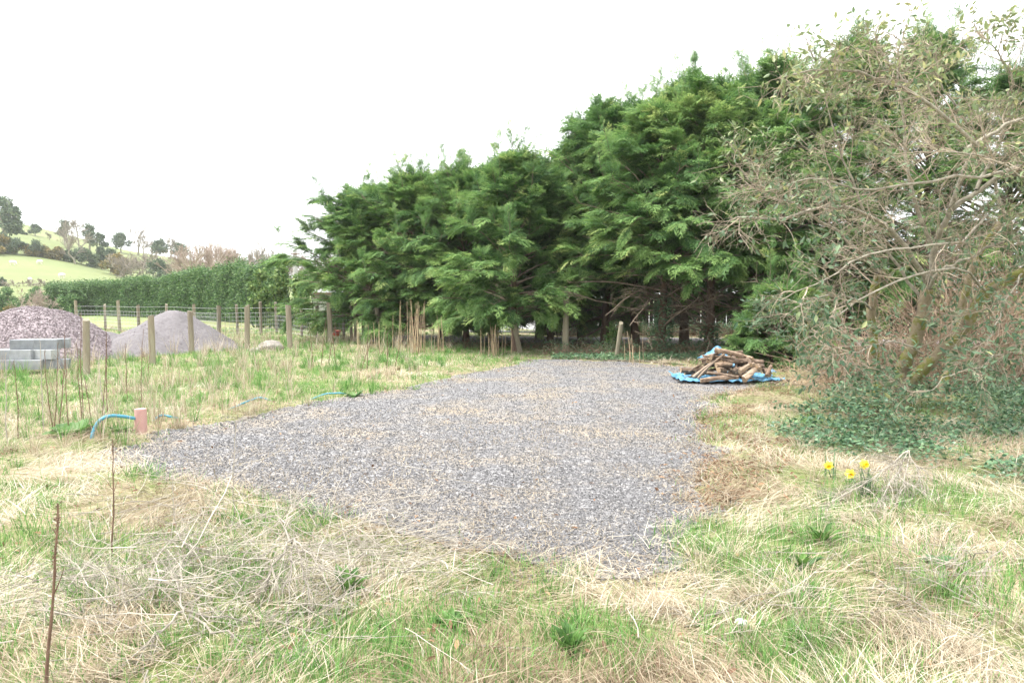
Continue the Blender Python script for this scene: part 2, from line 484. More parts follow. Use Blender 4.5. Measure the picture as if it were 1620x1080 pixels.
def hill_z(x, y):
    x = np.asarray(x, float); y = np.asarray(y, float)
    px = W / 2 + F * x / np.maximum(y, 1) ; px = np.clip(px, hpx[0], hpx[-1])
    yy = np.clip(y, hY[0], hY[-1])
    i = np.clip(np.searchsorted(hpx, px) - 1, 0, len(hpx) - 2); j = np.clip(np.searchsorted(hY, yy) - 1, 0, len(hY) - 2)
    a = (px - hpx[i]) / (hpx[i + 1] - hpx[i]); b = (yy - hY[j]) / (hY[j + 1] - hY[j])
    z = (HZ[j, i] * (1 - a) + HZ[j, i + 1] * a) * (1 - b) + (HZ[j + 1, i] * (1 - a) + HZ[j + 1, i + 1] * a) * b
    return z + (fbm(x, y, .03, 12) - .5) * 1.0 * sm(70, 120, y)
V, Fq = grid(np.arange(-420, 420, 4.0), np.arange(64, 424, 4.0), hill_z)
o = build('hillside', V, Fq, M['pasture'], smooth=True); tag(o, kind='structure', label='green sheep pasture rising to the skyline')

# ------------------------------------------------------------------ lane behind the conifers
m = surfmat('pale_lane', [(.3, (.22, .195, .20)), (.7, (.31, .28, .285))], 3, .95, .2, .01, detail=8); M['lane'] = m
a0, a1 = PXY(300, 31)[0], 22
lx = np.linspace(-5.5, 26, 60)
def lane_mid(x): return 25.2 - .16 * x
V = []; 
for x in lx:
    for k in range(5):
        y = lane_mid(x) + (k / 4 - .5) * 4.0; V.append((x, y, 0))
V = np.array(V); V[:, 2] = gh(V[:, 0], V[:, 1]) * 0 + .075
b = (np.arange(59)[:, None] * 5 + np.arange(4)[None]).ravel()
o = build('lane', V, np.stack([b, b + 5, b + 6, b + 1], 1), M['lane'], smooth=True); tag(o, kind='structure', label='pale tarmac lane behind the conifers')

# ------------------------------------------------------------------ conifers
rngF = np.random.default_rng(5)
def frond_proto(n=11, seed=0):
    rg = np.random.default_rng(seed)
    Vs = []; Fs = []
    def kite(p, d, l, w, dr):
        d = nrm(d); s = nrm(np.cross(d, np.array([0, 0, 1.0])))
        mid = p + d * l * .5 + np.array([0, 0, dr * .2 * l]); tip = p + d * l - np.array([0, 0, dr * l])
        k = len(Vs); Vs.extend([p, mid + s * w / 2, tip, mid - s * w / 2]); Fs.append([k, k + 3, k + 2, k + 1])
    for i in range(n):
        x = .06 + .90 * i / n; z = .05 * sin(x * 3) - .30 * x * x
        sg = 1 if i % 2 else -1
        p = np.array([x, 0, z]); l = (.40 * (1 - x) ** .8 + .10) * rg.uniform(.8, 1.15)
        a = RAD(rg.uniform(32, 52)) * sg
        d = np.array([cos(a), sin(a), rg.uniform(-.25, .05)])
        kite(p, d, l, .036, .12)
        for q in (.22, .38, .54, .70, .85):
            pp = p + d * l * q; a2 = a + RAD(rg.uniform(24, 42)) * (1 if rg.random() < .5 else -1)
            kite(pp, np.array([cos(a2), sin(a2), rg.uniform(-.5, 0)]), l * .36 + .035, .030, .22)
    kite(np.array([0, 0, 0.]), np.array([1, 0, -.02]), .55, .03, 0)
    kite(np.array([.5, 0, -.05]), np.array([1, 0, -.42]), .6, .045, .1)
    return np.array(Vs), np.array(Fs)
FR = [frond_proto(11, s) for s in range(4)]
def conifer(px, Y, height, rad, label, seed, low=.13, nl=None, fsize=1.0, lean=(0, 0), thin=1.0, bare=0, group='conifers in the tall evergreen row'):
    rg = np.random.default_rng(seed)
    x0, y0 = PXY(px, Y); z0 = gh1(x0, y0) - .05
    root = empty('conifer_tree', (x0, y0, z0), label, 'conifer', group)
    base = np.array([x0, y0, z0])
    # trunk
    K = 12; tt = np.linspace(0, 1, K)
    trunk = base + np.stack([lean[0] * tt + .05 * np.sin(tt * 7 + seed), lean[1] * tt + .05 * np.cos(tt * 5 + seed), tt * height * .96], 1)
    R0 = .026 * height / 2 + .03
    Rt = R0 * (1 - tt) ** .8 + .012; Rt[0] *= 1.3
    Vt, Ft = tubes(trunk[None], Rt[None], 10)
    build('trunk', Vt, Ft, M['conifer_bark'], root, smooth=True)
    # limbs
    nl = nl or int(15 * height * thin)
    u = np.sort(rg.uniform(0, 1, nl)); hh = low + (1.0 - low) * u ** 1.15
    az = (np.arange(nl) * 2.399963 + rg.uniform(-.5, .5, nl)) % (2 * pi)
    q = (hh - low) / (1 - low)
    prof = np.minimum(1, .72 + 1.5 * q) * (1 - q) ** .64 + .09
    lump = .78 + .50 * vn(np.cos(az) * 2.2 + 9 + seed, np.sin(az) * 2.2 + q * 5, 1, seed)
    LL = rad * prof * lump * rg.uniform(.82, 1.12, nl)
    el = RAD(6) + RAD(56) * q + rg.normal(scale=.10, size=nl)
    K = 7; P = np.empty((nl, K, 3))
    s = hh * (11); k = np.minimum(s.astype(int), 10); f = (s - k)[:, None]
    P[:, 0] = trunk[k] * (1 - f) + trunk[k + 1] * f
    for i in range(1, K):
        e = el + (.30 - .85 * (i / K) * (1 - .6 * q)) * .6
        a = az + .25 * np.sin(i * .9 + az * 3)
        P[:, i] = P[:, i - 1] + (LL / (K - 1))[:, None] * np.stack([np.cos(a) * np.cos(e), np.sin(a) * np.cos(e), np.sin(e)], 1)
    parts = [tubes(P, taper(nl, K, .016 + .010 * LL, .006), 5)]
    # secondary limbs
    S, sp, st = grow(P, 3, (.5, 1.0), (.5, .95), -.02, rg, K=4, tmin=.3, jit=.08)
    S_len = LL[sp] * .42
    S = S[:, :1] + (S - S[:, :1]) * (S_len * (1.1 - .5 * st))[:, None, None]
    parts.append(tubes(S, taper(len(S), 4, .010, .004), 4))
    if bare:                     # dead bare twigs low in the crown
        lowi = hh < .36
        D, _, _ = grow(P[lowi], bare, (.5, 1.2), (.3, .9), -.03, rg, K=4, tmin=.15, jit=.18)
        parts.append(tubes(D, taper(len(D), 4, .009, .003), 4))
    if bare >= 3:
        nb = 22; hb = rg.uniform(.09, low + .05, nb); ab = rg.uniform(0, 2 * pi, nb); eb = rg.uniform(-.15, .75, nb); lb_ = rad * rg.uniform(.45, .95, nb); Kb = 8
        LB = np.empty((nb, Kb, 3)); s = hb * 11; k = np.minimum(s.astype(int), 10); f = (s - k)[:, None]; LB[:, 0] = trunk[k] * (1 - f) + trunk[k + 1] * f
        db = np.stack([np.cos(ab) * np.cos(eb), np.sin(ab) * np.cos(eb), np.sin(eb)], 1)
        for i in range(1, Kb): db = nrm(db + rg.normal(scale=.10, size=db.shape) - [0, 0, .03]); LB[:, i] = LB[:, i - 1] + db * (lb_ / (Kb - 1))[:, None]
        LB[..., 2] = np.maximum(LB[..., 2], .12)
        D1, _, _ = grow(LB, 9, (.3, .9), (.3, .9), -.02, rg, K=5, tmin=.2, jit=.15); D2, _, _ = grow(D1, 4, (.12, .35), (.3, .9), 0, rg, K=3, tmin=.2, jit=.15)
        parts += [tubes(LB, taper(nb, Kb, rg.uniform(.018, .04, nb), .010), 6), tubes(D1, taper(len(D1), 5, .009, .004), 4), tubes(D2, taper(len(D2), 3, .005, .002), 3)]
    # feathery upright shoots breaking the outline
    li = rg.choice(np.nonzero(q > .22)[0], int(8.0 * height)); ns_ = len(li); sK = 5; SH = np.empty((ns_, sK, 3))
    SH[:, 0] = P[li, rg.integers(3, 7, ns_)]; dd = nrm((P[li, -1] - P[li, 0]) * [1, 1, 0] * rg.uniform(.15, .5, (ns_, 1)) + np.array([0, 0, 1.2]))
    sl_ = rg.uniform(.5, 1.6, ns_) * np.where(q[li] > .55, 1.0, .6)
    for i in range(1, sK):
        dd = nrm(dd + rg.normal(scale=.10, size=dd.shape)); SH[:, i] = SH[:, i - 1] + dd * (sl_ / (sK - 1))[:, None]
    parts.append(tubes(SH, taper(ns_, sK, .008, .0025), 4))
    Vl, Fl = merge(parts)
    build('limbs', Vl, Fl, M['deadtwig'], root, smooth=True)
    # fronds
    def place(Lp, n, tmin, sc, spread):
        N = len(Lp); Kp = Lp.shape[1]
        pi_ = np.repeat(np.arange(N), n); m_ = len(pi_)
        t_ = tmin + (1 - tmin) * rg.random(m_) ** .8
        s_ = t_ * (Kp - 1); k_ = np.minimum(s_.astype(int), Kp - 2); f_ = (s_ - k_)[:, None]
        p_ = Lp[pi_, k_] * (1 - f_) + Lp[pi_, k_ + 1] * f_
        d_ = nrm(Lp[pi_, k_ + 1] - Lp[pi_, k_])
        a_ = rg.uniform(-spread, spread, m_) * (1.1 - .6 * t_)
        c_, n_ = np.cos(a_), np.sin(a_)
        fx = d_[:, 0] * c_ - d_[:, 1] * n_; fy = d_[:, 0] * n_ + d_[:, 1] * c_
        fz = d_[:, 2] * .8 + rg.normal(scale=.12, size=m_) - .16 * t_
        fw = nrm(np.stack([fx, fy, fz], 1))
        up_ = nrm(np.array([0, 0, 1.0]) + rg.normal(scale=.26, size=(m_, 3)))
        return p_, basis(fw, up_), sc * rg.uniform(.65, 1.2, m_), t_, pi_
    sets = [place(P, max(3, int(13 * thin)), .30, .56 * fsize, 1.1), place(S, max(2, int(10 * thin)), .10, .50 * fsize, .95)]
    # upright leader shoots
    ntop = 46
    tl = rg.uniform(.80, 1.0, ntop); s = tl * 11; k = np.minimum(s.astype(int), 10); f = (s - k)[:, None]
    pt = trunk[k] * (1 - f) + trunk[k + 1] * f
    aa = rg.uniform(0, 2 * pi, ntop); ee = rg.uniform(.6, 1.4, ntop)
    fw = np.stack([np.cos(aa) * np.cos(ee), np.sin(aa) * np.cos(ee), np.sin(ee)], 1)
    sets.append((pt, basis(fw, nrm(rg.normal(size=(ntop, 3)))), rg.uniform(.30, .55, ntop), tl, None))
    ii = np.repeat(np.arange(ns_), 14); ts_ = rg.random(len(ii)) ** .9; s = ts_ * (sK - 1); k = np.minimum(s.astype(int), sK - 2); f = (s - k)[:, None]
    pt = SH[ii, k] * (1 - f) + SH[ii, k + 1] * f; aa = rg.uniform(0, 2 * pi, len(ii)); ee = rg.uniform(.45, 1.25, len(ii))
    fw = np.stack([np.cos(aa) * np.cos(ee), np.sin(aa) * np.cos(ee), np.sin(ee)], 1)
    sets.append((pt, basis(fw, nrm(rg.normal(size=(len(ii), 3)))), rg.uniform(.22, .42, len(ii)) * (1.15 - .5 * ts_), ts_, None))
    VV = []; at = []
    for (p_, B_, s_, t_, pi_) in sets:
        which = rg.integers(0, 4, len(p_))
        for w_ in range(4):
            mk = which == w_
            if not mk.any(): continue
            PV, PF = FR[w_]
            v_, f_ = scatter(PV, PF, B_[mk], p_[mk], s_[mk])
            VV.append((v_, f_))
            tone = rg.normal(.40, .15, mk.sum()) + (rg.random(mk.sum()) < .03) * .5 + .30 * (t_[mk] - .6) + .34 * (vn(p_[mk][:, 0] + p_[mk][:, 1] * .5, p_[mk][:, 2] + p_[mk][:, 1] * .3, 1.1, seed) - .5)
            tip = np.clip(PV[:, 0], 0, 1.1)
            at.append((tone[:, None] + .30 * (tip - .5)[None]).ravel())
    V_, F_ = merge(VV)
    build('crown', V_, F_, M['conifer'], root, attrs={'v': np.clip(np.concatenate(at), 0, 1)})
    return root, trunk, P

def toph(py, Y): return CAMZ + (470 - py) / F * Y
CON = [
    # px, Y, top py, radius, low, fsize, thin, bare, label
    (585, 25.0, 300, 3.1, .15, 1.0, 1.5, 0, 'dark green conifer at the left end of the row, reaching over the field fence'),
    (655, 23.5, 272, 2.7, .10, 1.0, 1.2, 0, 'conifer behind the tallest clump of dry canes'),
    (735, 23.0, 262, 2.6, .15, 1.0, 1.2, 0, 'conifer rising behind the short clump of dry canes'),
    (815, 20.3, 238, 2.3, .18, 1.0, 1.2, 0, 'conifer with a forked feathery top and a leaning prop beside its trunk'),
    (872, 23.0, 262, 2.2, .22, 1.0, 1.1, 2, 'shorter conifer in the notch left of the tallest trees'),
    (960, 22.0, 150, 3.3, .30, 1.0, 1.1, 3, 'conifer where the row steps up, over bare brown branches'),
    (1048, 18.8, 140, 2.8, .36, 1.0, 1.2, 5, 'conifer on an ivy wrapped trunk behind the gravel edge'),
    (1122, 19.0, 118, 3.4, .30, 1.0, 1.1, 4, 'tall broad conifer with a thick trunk just behind the log pile'),
    (1232, 20.0, 70, 3.2, .18, 1.0, 1.1, 2, 'tall conifer right of the log pile, its low boughs sweeping down'),
    (1345, 20.0, 30, 3.0, .12, 1.0, .9, 1, 'tall conifer seen through the left side of the twiggy shrub'),
    (1460, 19.0, 22, 2.8, .12, 1.0, .8, 0, 'conifer whose top pokes above the middle of the twiggy shrub'),
    (622, 27.2, 290, 2.5, .14, 1.0, 1.1, 0, 'conifer filling the gap behind the two leftmost crowns of the row'),
    (700, 26.6, 274, 2.5, .15, 1.0, 1.1, 0, 'conifer filling the gap above the sparse thin canes'),
    (776, 25.8, 262, 2.5, .16, 1.0, 1.1, 0, 'conifer filling the gap left of the forked topped tree'),
    (850, 25.4, 262, 2.4, .17, 1.0, 1.1, 1, 'conifer filling the gap right of the forked topped tree'),
    (918, 24.4, 206, 2.6, .12, 1.0, 1.1, 1, 'conifer on the shoulder where the row begins to step up'),
    (1005, 22.4, 150, 2.8, .24, 1.0, 1.1, 2, 'conifer behind and left of the ivy wrapped trunk'),
    (1085, 22.6, 105, 2.9, .26, 1.0, 1.1, 2, 'conifer between the ivy wrapped trunk and the thick trunk, set back'),
    (1180, 22.8, 100, 2.9, .18, 1.0, 1.1, 1, 'conifer set back behind the right half of the log pile'),
    (1590, 19.0, 90, 3.0, .10, 1.0, .8, 0, 'conifer behind the right side of the twiggy shrub'),
]
TR = []
for i, (px, Y, tp, rd, lw, fs, th, br, lb) in enumerate(CON):
    TR.append(conifer(px, Y, toph(tp, Y) - (1.05 if tp < 200 else .6), rd, lb, 100 + i, low=lw, fsize=fs, thin=th, bare=br))

# ------------------------------------------------------------------ ivy on trunks, undergrowth below the conifers
def leafcloud(P, size, rg, mat_, name, root=None, proto=(LEAF_V, LEAF_F), upb=.9, vr=(.2, .9), tilt=.6):
    n = len(P)
    up_ = nrm(np.array([0, 0, upb]) + rg.normal(scale=tilt, size=(n, 3)))
    fw = nrm(rg.normal(size=(n, 3)) * np.array([1, 1, .35]))
    v_, f_ = scatter(proto[0], proto[1], basis(fw, up_), P, size * rg.uniform(.7, 1.3, n))
    at = np.repeat(rg.uniform(*vr, n), len(proto[0]))
    return build(name, v_, f_, mat_, root, attrs={'v': at})
rg = np.random.default_rng(77)
def ivy_on(root, trunk, zmax, n, seed, rr=.26):
    g = np.random.default_rng(seed)
    h = g.random(n) ** 1.2 * zmax; a = g.uniform(0, 2 * pi, n)
    k = np.interp(h, trunk[:, 2] - trunk[0, 2], np.arange(len(trunk)))
    ki = np.minimum(k.astype(int), len(trunk) - 2); f = (k - ki)[:, None]
    c = trunk[ki] * (1 - f) + trunk[ki + 1] * f
    r = rr * g.uniform(.6, 1.25, n) * (1.15 - .5 * h / zmax)
    P = c + np.stack([np.cos(a) * r, np.sin(a) * r, 0 * r], 1)
    o = leafcloud(P, .09, g, M['ivy'], 'ivy', root, upb=.4)
ivy_on(TR[6][0], TR[6][1], 1.7, 1500, 1, .27)
ivy_on(TR[7][0], TR[7][1], .9, 700, 2, .28)
ivy_on(TR[8][0], TR[8][1], 1.2, 700, 3, .25)

# ------------------------------------------------------------------ far trees and bushes
def bush(name, px, Y, topy, rad, label, kind, seed, n=500, group=None, zf=None, trunk=True, shape=1.0, leaf=None, cat=None, basepy=None):
    g = np.random.default_rng(seed)
    x0 = (px - W / 2) / F * Y; y0 = Y
    z0 = float((zf or hill_z)(np.array([x0]), np.array([y0]))[0]) - .1
    top = toph(topy - (4 if Y > 120 else 0), Y); h = max(top - z0, .5)
    root = empty(name, (x0, y0, z0), label, cat or name.replace('_', ' '), group)
    base = np.array([x0, y0, z0])
    r = rad * Y / F * (1.35 if Y > 120 else 1.0)
    mat_, tw = {'dark': ('farleaf', .35), 'olive': ('olive', .5), 'bare': ('fartwig', 1), 'pink': ('pinktwig', 1), 'green': ('hedge', .3), 'lime': ('limeleaf', .3)}[kind]
    # stems
    ns = 1 if trunk else 6
    K = 5; P = np.zeros((ns, K, 3)); P[:, 0] = base + g.normal(scale=.15 * r * (ns > 1), size=(ns, 3)) * [1, 1, 0]
    for i in range(1, K):
        P[:, i] = P[:, i - 1] + np.concatenate([g.normal(scale=.08 * r + (.12 * r if ns > 1 else 0), size=(ns, 2)), np.full((ns, 1), h * (.72 if trunk else .6) / (K - 1))], 1)
    Vt, Ft = tubes(P, taper(ns, K, (.035 if trunk else .010) * h + .02, (.012 if trunk else .004) * h), 6)
    build('trunk' if trunk else 'stems', Vt, Ft, M['core' if kind in ('green', 'lime') else 'greybark'], root, smooth=True)
    if kind in ('bare', 'pink'):
        B1, _, _ = grow(P, 12 if trunk else 7, (.45 * h, .65 * h), (.35, .9), .10, g, K=5, tmin=.2 if trunk else .05, jit=.12, lentaper=.35)
        B2, _, _ = grow(B1, 6, (.2 * h, .36 * h), (.3, .8), .06, g, K=4, tmin=.2, jit=.15)
        B3, _, _ = grow(B2, 5, (.08 * h, .2 * h), (.3, .8), .04, g, K=3, tmin=.2, jit=.15)
        tk = Y / F * .55
        v_, f_ = merge([tubes(B1, taper(len(B1), 5, .011 * h, .005 * h), 4), tubes(B2, taper(len(B2), 4, .004 * h, max(tk * .35, .002 * h)), 3), tubes(B3, taper(len(B3), 3, tk * .45, tk * .2), 3)])
        at = np.concatenate([tube_attr(g.uniform(0, 1, len(B1)), 5, 4), tube_attr(g.uniform(0, 1, len(B2)), 4, 3), tube_attr(g.uniform(0, 1, len(B3)), 3, 3)])
        build('crown', v_, f_, M[mat_], root, attrs={'v': at})
    else:
        nc = 13 if trunk else 13
        cc = np.stack([g.uniform(-.62, .62, nc) * r, g.uniform(-.6, .6, nc) * r, h * (g.uniform(.38, .88, nc) if trunk else g.uniform(.12, .8, nc))], 1)
        cc[0] = [0, 0, h * .82]
        cr = g.uniform(.20, .46, nc) * min(r, h * .6) * shape
        cc[:, :2] *= (1.05 - .7 * (cc[:, 2:] / h))
        w_ = g.integers(0, nc, n); d = nrm(g.normal(size=(n, 3)))
        Pp = base + cc[w_] + d * (cr[w_] * g.uniform(.4, 1.0, n) * (1 + .35 * (g.random(n) < .25) * g.random(n)))[:, None] * [1, 1, .85]
        ls = leaf or max(.32 * r * (300 / n) ** .5, Y * .0022)
        fw = nrm(d * .4 + g.normal(size=(n, 3)) * .8)
        v_, f_ = scatter(LEAF_V * [1, 1.25, 1], LEAF_F, basis(fw, nrm(d + g.normal(scale=.5, size=(n, 3)) + [0, 0, .5])), Pp, ls * g.uniform(.6, 1.3, n))
        build('crown', v_, f_, M[mat_], root, attrs={'v': np.repeat(g.uniform(0, 1, n), len(LEAF_V))})
    return root

FT = [  # name, px, Y, top py, half width px, kind, trunk, label
    ('tree', 16, 150, 312, 34, 'dark', 1, 'big dark evergreen at the far left above the pasture'),
    ('tree', -22, 148, 330, 36, 'bare', 1, 'leafless tree at the left edge below the big evergreen'),
    ('tree', 62, 190, 360, 15, 'dark', 1, 'small round evergreen on the skyline right of the big one'),
    ('tree', 84, 188, 374, 22, 'bare', 1, 'spreading bare grey tree on the skyline'),
    ('tree', 40, 186, 372, 12, 'dark', 1, 'lowest dark tree on the skyline beside the big evergreen'),
    ('tree', 112, 176, 352, 16, 'bare', 1, 'tall bare tree in the skyline cluster'),
    ('tree', 108, 184, 350, 10, 'dark', 1, 'narrow dark tree at the top of the skyline cluster'),
    ('tree', 132, 172, 357, 19, 'bare', 1, 'bare tree on the right side of the skyline cluster'),
    ('tree', 146, 182, 357, 13, 'dark', 1, 'dark ivy clad tree with a forked top in the skyline cluster'),
    ('tree', 162, 182, 370, 12, 'dark', 1, 'leaning dark tree at the right end of the skyline cluster'),
    ('tree', 196, 205, 374, 18, 'dark', 1, 'conical dark tree standing alone on the skyline'),
    ('tree', 222, 208, 366, 10, 'bare', 1, 'thin bare tree beside the conical dark one'),
    ('tree', 231, 206, 378, 22, 'bare', 1, 'wide bare tree with two upright poles of branches'),
    ('tree', 252, 206, 384, 20, 'dark', 1, 'low ivy clad trees right of the two bare poles'),
    ('tree', 272, 214, 384, 14, 'bare', 1, 'slim bare tree low on the skyline'),
    ('tree', 284, 215, 389, 15, 'dark', 1, 'last dark tree on the skyline before the pink bare trees'),
    ('shrub', -2, 138, 374, 26, 'olive', 0, 'olive shrub in the field boundary at the far left'),
    ('shrub', 22, 141, 380, 24, 'dark', 0, 'dark shrub at the upper end of the field boundary'),
    ('shrub', 46, 143, 390, 20, 'olive', 0, 'olive shrub in the field boundary below the grey tree'),
    ('shrub', 62, 144, 384, 17, 'dark', 0, 'rounded green shrub in the middle of the field boundary'),
    ('shrub', 76, 145, 394, 17, 'olive', 0, 'rusty gorse shrub in the field boundary'),
    ('shrub', 96, 146, 396, 20, 'olive', 0, 'wide rusty gorse patch in the field boundary'),
    ('tree', 122, 146, 378, 24, 'bare', 1, 'pale bare tree standing in the field boundary'),
    ('shrub', 112, 148, 400, 20, 'dark', 0, 'dark ivy shrub below the pale bare tree'),
    ('shrub', 134, 149, 397, 22, 'dark', 0, 'tall green shrub at the lower bend of the field boundary'),
    ('shrub', 154, 150, 407, 16, 'dark', 0, 'green shrub near the lower end of the field boundary'),
    ('tree', 164, 151, 392, 10, 'dark', 1, 'small upright tree near the lower end of the field boundary'),
    ('tree', 178, 151, 398, 12, 'dark', 1, 'small dark tree ending the field boundary'),
    ('thicket', 205, 140, 405, 30, 'bare', 0, 'pale scrub thicket on the slope, left half'),
    ('thicket', 240, 138, 400, 34, 'bare', 0, 'pale scrub thicket on the slope, right half'),
    ('shrub', 255, 132, 414, 22, 'dark', 0, 'green shrub at the edge of the pale thicket'),
    ('tree', 306, 100, 388, 26, 'pink', 0, 'pinkish bare tree rising behind the left of the clipped hedge'),
    ('tree', 330, 98, 378, 30, 'pink', 0, 'tallest pinkish bare tree behind the clipped hedge'),
    ('tree', 356, 102, 392, 26, 'pink', 0, 'pinkish bare tree fading into the wood behind the hedge'),
    ('tree', 385, 120, 398, 26, 'bare', 0, 'grey bare tree behind the middle of the clipped hedge'),
    ('tree', 420, 112, 384, 16, 'bare', 1, 'upright bare tree left of the utility pole'),
    ('tree', 428, 124, 396, 26, 'bare', 0, 'low spreading bare tree left of the utility pole'),
    ('tree', 455, 130, 404, 26, 'bare', 0, 'bare tree directly behind the utility pole'),
    ('tree', 490, 130, 408, 26, 'bare', 0, 'bare tree behind the shed roof'),
    ('tree', 520, 134, 402, 26, 'bare', 0, 'bare tree behind the left tip of the conifer row'),
    ('tree', 555, 134, 410, 26, 'bare', 0, 'bare tree mostly hidden by the conifer row'),
    ('shrub', 60, 72, 452, 40, 'green', 0, 'broad glossy evergreen shrub behind the gravel heap'),
    ('shrub', 12, 70, 452, 40, 'green', 0, 'evergreen shrub at the left edge behind the gravel heap'),
    ('shrub', 118, 60, 449, 34, 'green', 0, 'fan leaved green shrub at the left end of the clipped hedge'),
    ('shrub', 60, 62, 458, 44, 'pink', 0, 'brown twiggy shrub right behind the gravel heap'),
    ('shrub', 15, 60, 484, 24, 'olive', 0, 'low rusty shrub at the left foot of the gravel heap'),
    ('shrub', 30, 94, 440, 46, 'bare', 0, 'grey leafless hedge scrub at the foot of the pasture'),
    ('shrub', 80, 96, 441, 46, 'bare', 0, 'grey leafless scrub in the middle of the hedge line at the foot of the pasture'),
    ('shrub', 130, 98, 444, 40, 'pink', 0, 'brownish leafless scrub at the right of the hedge line at the foot of the pasture'),
    ('shrub', -14, 94, 441, 40, 'dark', 0, 'dark shrub at the left end of the hedge line at the foot of the pasture'),
    ('shrub', 190, 142, 404, 24, 'olive', 0, 'olive shrub where the field boundary meets the pale thicket'),
    ('shrub', 8, 140, 372, 22, 'dark', 0, 'bulky dark shrub under the bare tree at the left edge'),
    ('shrub', 446, 34, 409, 32, 'lime', 0, 'light green shrub at the right end of the clipped hedge'),
    ('shrub', 478, 33, 424, 30, 'lime', 0, 'yellow green bamboo like shrub in front of the utility pole'),
    ('shrub', 415, 35, 416, 30, 'lime', 0, 'fresh green shrub merging with the clipped hedge'),
    ('shrub', 536, 32, 462, 24, 'green', 0, 'small green shrub between the shed and the conifers'),
]
def zgnd(x, y): return np.where(np.asarray(y) > 64, hill_z(x, y), gh(x, y))
for i, (nm, px, Y, tp, hw, kd, tk, lb) in enumerate(FT):
    near = Y < 80
    bush(nm, px, Y, tp, hw, lb, kd, 300 + i, n=(4200 if near else 2400), trunk=bool(tk), zf=zgnd,
         group='trees and shrubs beyond the field', leaf=(.17 if near else None), cat='tree' if nm == 'tree' else 'shrub')

# clipped hedge: one long thing
for _nm in ('concrete_block', 'weathered_post', 'log_bark'):
    _m = bpy.data.materials.get(_nm)
    if not _m: continue
    _t = _m.node_tree; _p = [n for n in _t.nodes if n.type == 'BSDF_PRINCIPLED'][0]; _l = _p.inputs['Base Color'].links[0].from_socket
    _oi = _t.nodes.new('ShaderNodeObjectInfo'); _c = ramp(_t, _oi.outputs['Random'], [(0, (.72, .72, .74)), (.5, (1, .98, .96)), (1, (1.22, 1.2, 1.15))])
    _t.links.new(mixc(_t, 1.0, _l, _c, 'MULTIPLY'), _p.inputs['Base Color'])
root = empty('clipped_hedge', (PXY(280, 52)[0], 52, 0), 'long dense clipped evergreen hedge across the back of the field', 'hedge')
g = np.random.default_rng(41)
hp = np.array([[78, 66, 446], [180, 60, 441], [262, 54, 434], [330, 48, 424], [400, 42, 419], [452, 38, 416]], float)
n = 60000
t_ = g.uniform(0, 1, n) * 5; k = np.minimum(t_.astype(int), 4); f = t_ - k
pxx = hp[k, 0] * (1 - f) + hp[k + 1, 0] * f; YY = hp[k, 1] * (1 - f) + hp[k + 1, 1] * f; TT = hp[k, 2] * (1 - f) + hp[k + 1, 2] * f
ctop = CAMZ + (470 - TT - 3) / F * YY
X = (pxx - W / 2) / F * YY
side = g.random(n)
hgt = np.where(side < .72, g.uniform(.0, 1, n) ** .85, .92 + .12 * g.random(n)) 
dep = np.where(side < .72, -.75 + g.normal(scale=.12, size=n), g.uniform(-.8, .8, n))
bulge = .45 * (fbm(X, hgt * 3, 1.1, 4) - .5) * 2
_st = .10 + .10 * sm(250, 420, pxx); Z = hgt * ctop * (.97 + _st * (fbm(X, YY, .9, 6, 3) - .5) * 2 + .04 * g.normal(size=n) * (hgt > .9)) + bulge * .3
P = np.stack([X, YY + dep - bulge, Z], 1)
leafcloud(P, .135, g, M['hedge'], 'foliage', root, upb=.5, vr=(0, 1), tilt=.9)
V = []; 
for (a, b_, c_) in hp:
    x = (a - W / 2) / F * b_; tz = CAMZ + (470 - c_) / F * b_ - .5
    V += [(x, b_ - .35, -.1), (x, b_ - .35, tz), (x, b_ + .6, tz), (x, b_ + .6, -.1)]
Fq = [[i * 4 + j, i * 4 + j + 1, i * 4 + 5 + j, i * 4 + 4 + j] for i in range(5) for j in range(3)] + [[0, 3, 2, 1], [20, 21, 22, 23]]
build('light_block_core', V, np.array(Fq), M['core'], root)  # dark box added inside the foliage to block light through the hedge

# sheep on the hill
def sheep(px, py, Y, rz, label, seed):
    x = (px - W / 2) / F * Y; z = float(hill_z(np.array([x]), np.array([Y]))[0])
    root = empty('sheep', (x, Y, z), label, 'sheep', 'sheep grazing on the hill')
    c, s_ = cos(rz), sin(rz)
    def tr(L): L = np.array(L, float) * .85; return np.stack([x + L[..., 0] * c - L[..., 1] * s_, Y + L[..., 0] * s_ + L[..., 1] * c, z + L[..., 2]], -1)
    parts = []
    _q = .8
    parts.append(tubes(tr([[[-.62, 0, .62], [-.5, 0, .68], [-.1, 0, .70], [.3, 0, .72], [.52, 0, .70], [.72, 0, .45], [.86, 0, .22]]]), np.array([[.05, .23, .28, .26, .20, .11, .04]]), 10))
    lg = [[[a, b, .5], [a + .03, b, .28], [a, b, 0]] for a in (-.42, .38) for b in (-.15, .15)]
    parts.append(tubes(tr(lg), np.tile([.08, .045, .04], (4, 1)), 6))
    v, f = merge(parts); build('body', v, f, M['sheep'], root, smooth=True)
for a in [(24, 414, 138 - 12, .2, 'white sheep grazing near the far left of the pasture', 1), (67, 410, 132, 3.0, 'white sheep grazing high on the pasture below the gorse', 2),
          (101, 434, 112, 2.9, 'white sheep grazing low on the pasture', 3), (50, 446, 100, 2.0, 'white sheep at the foot of the pasture beside the scrub', 4)]:
    sheep(*a)

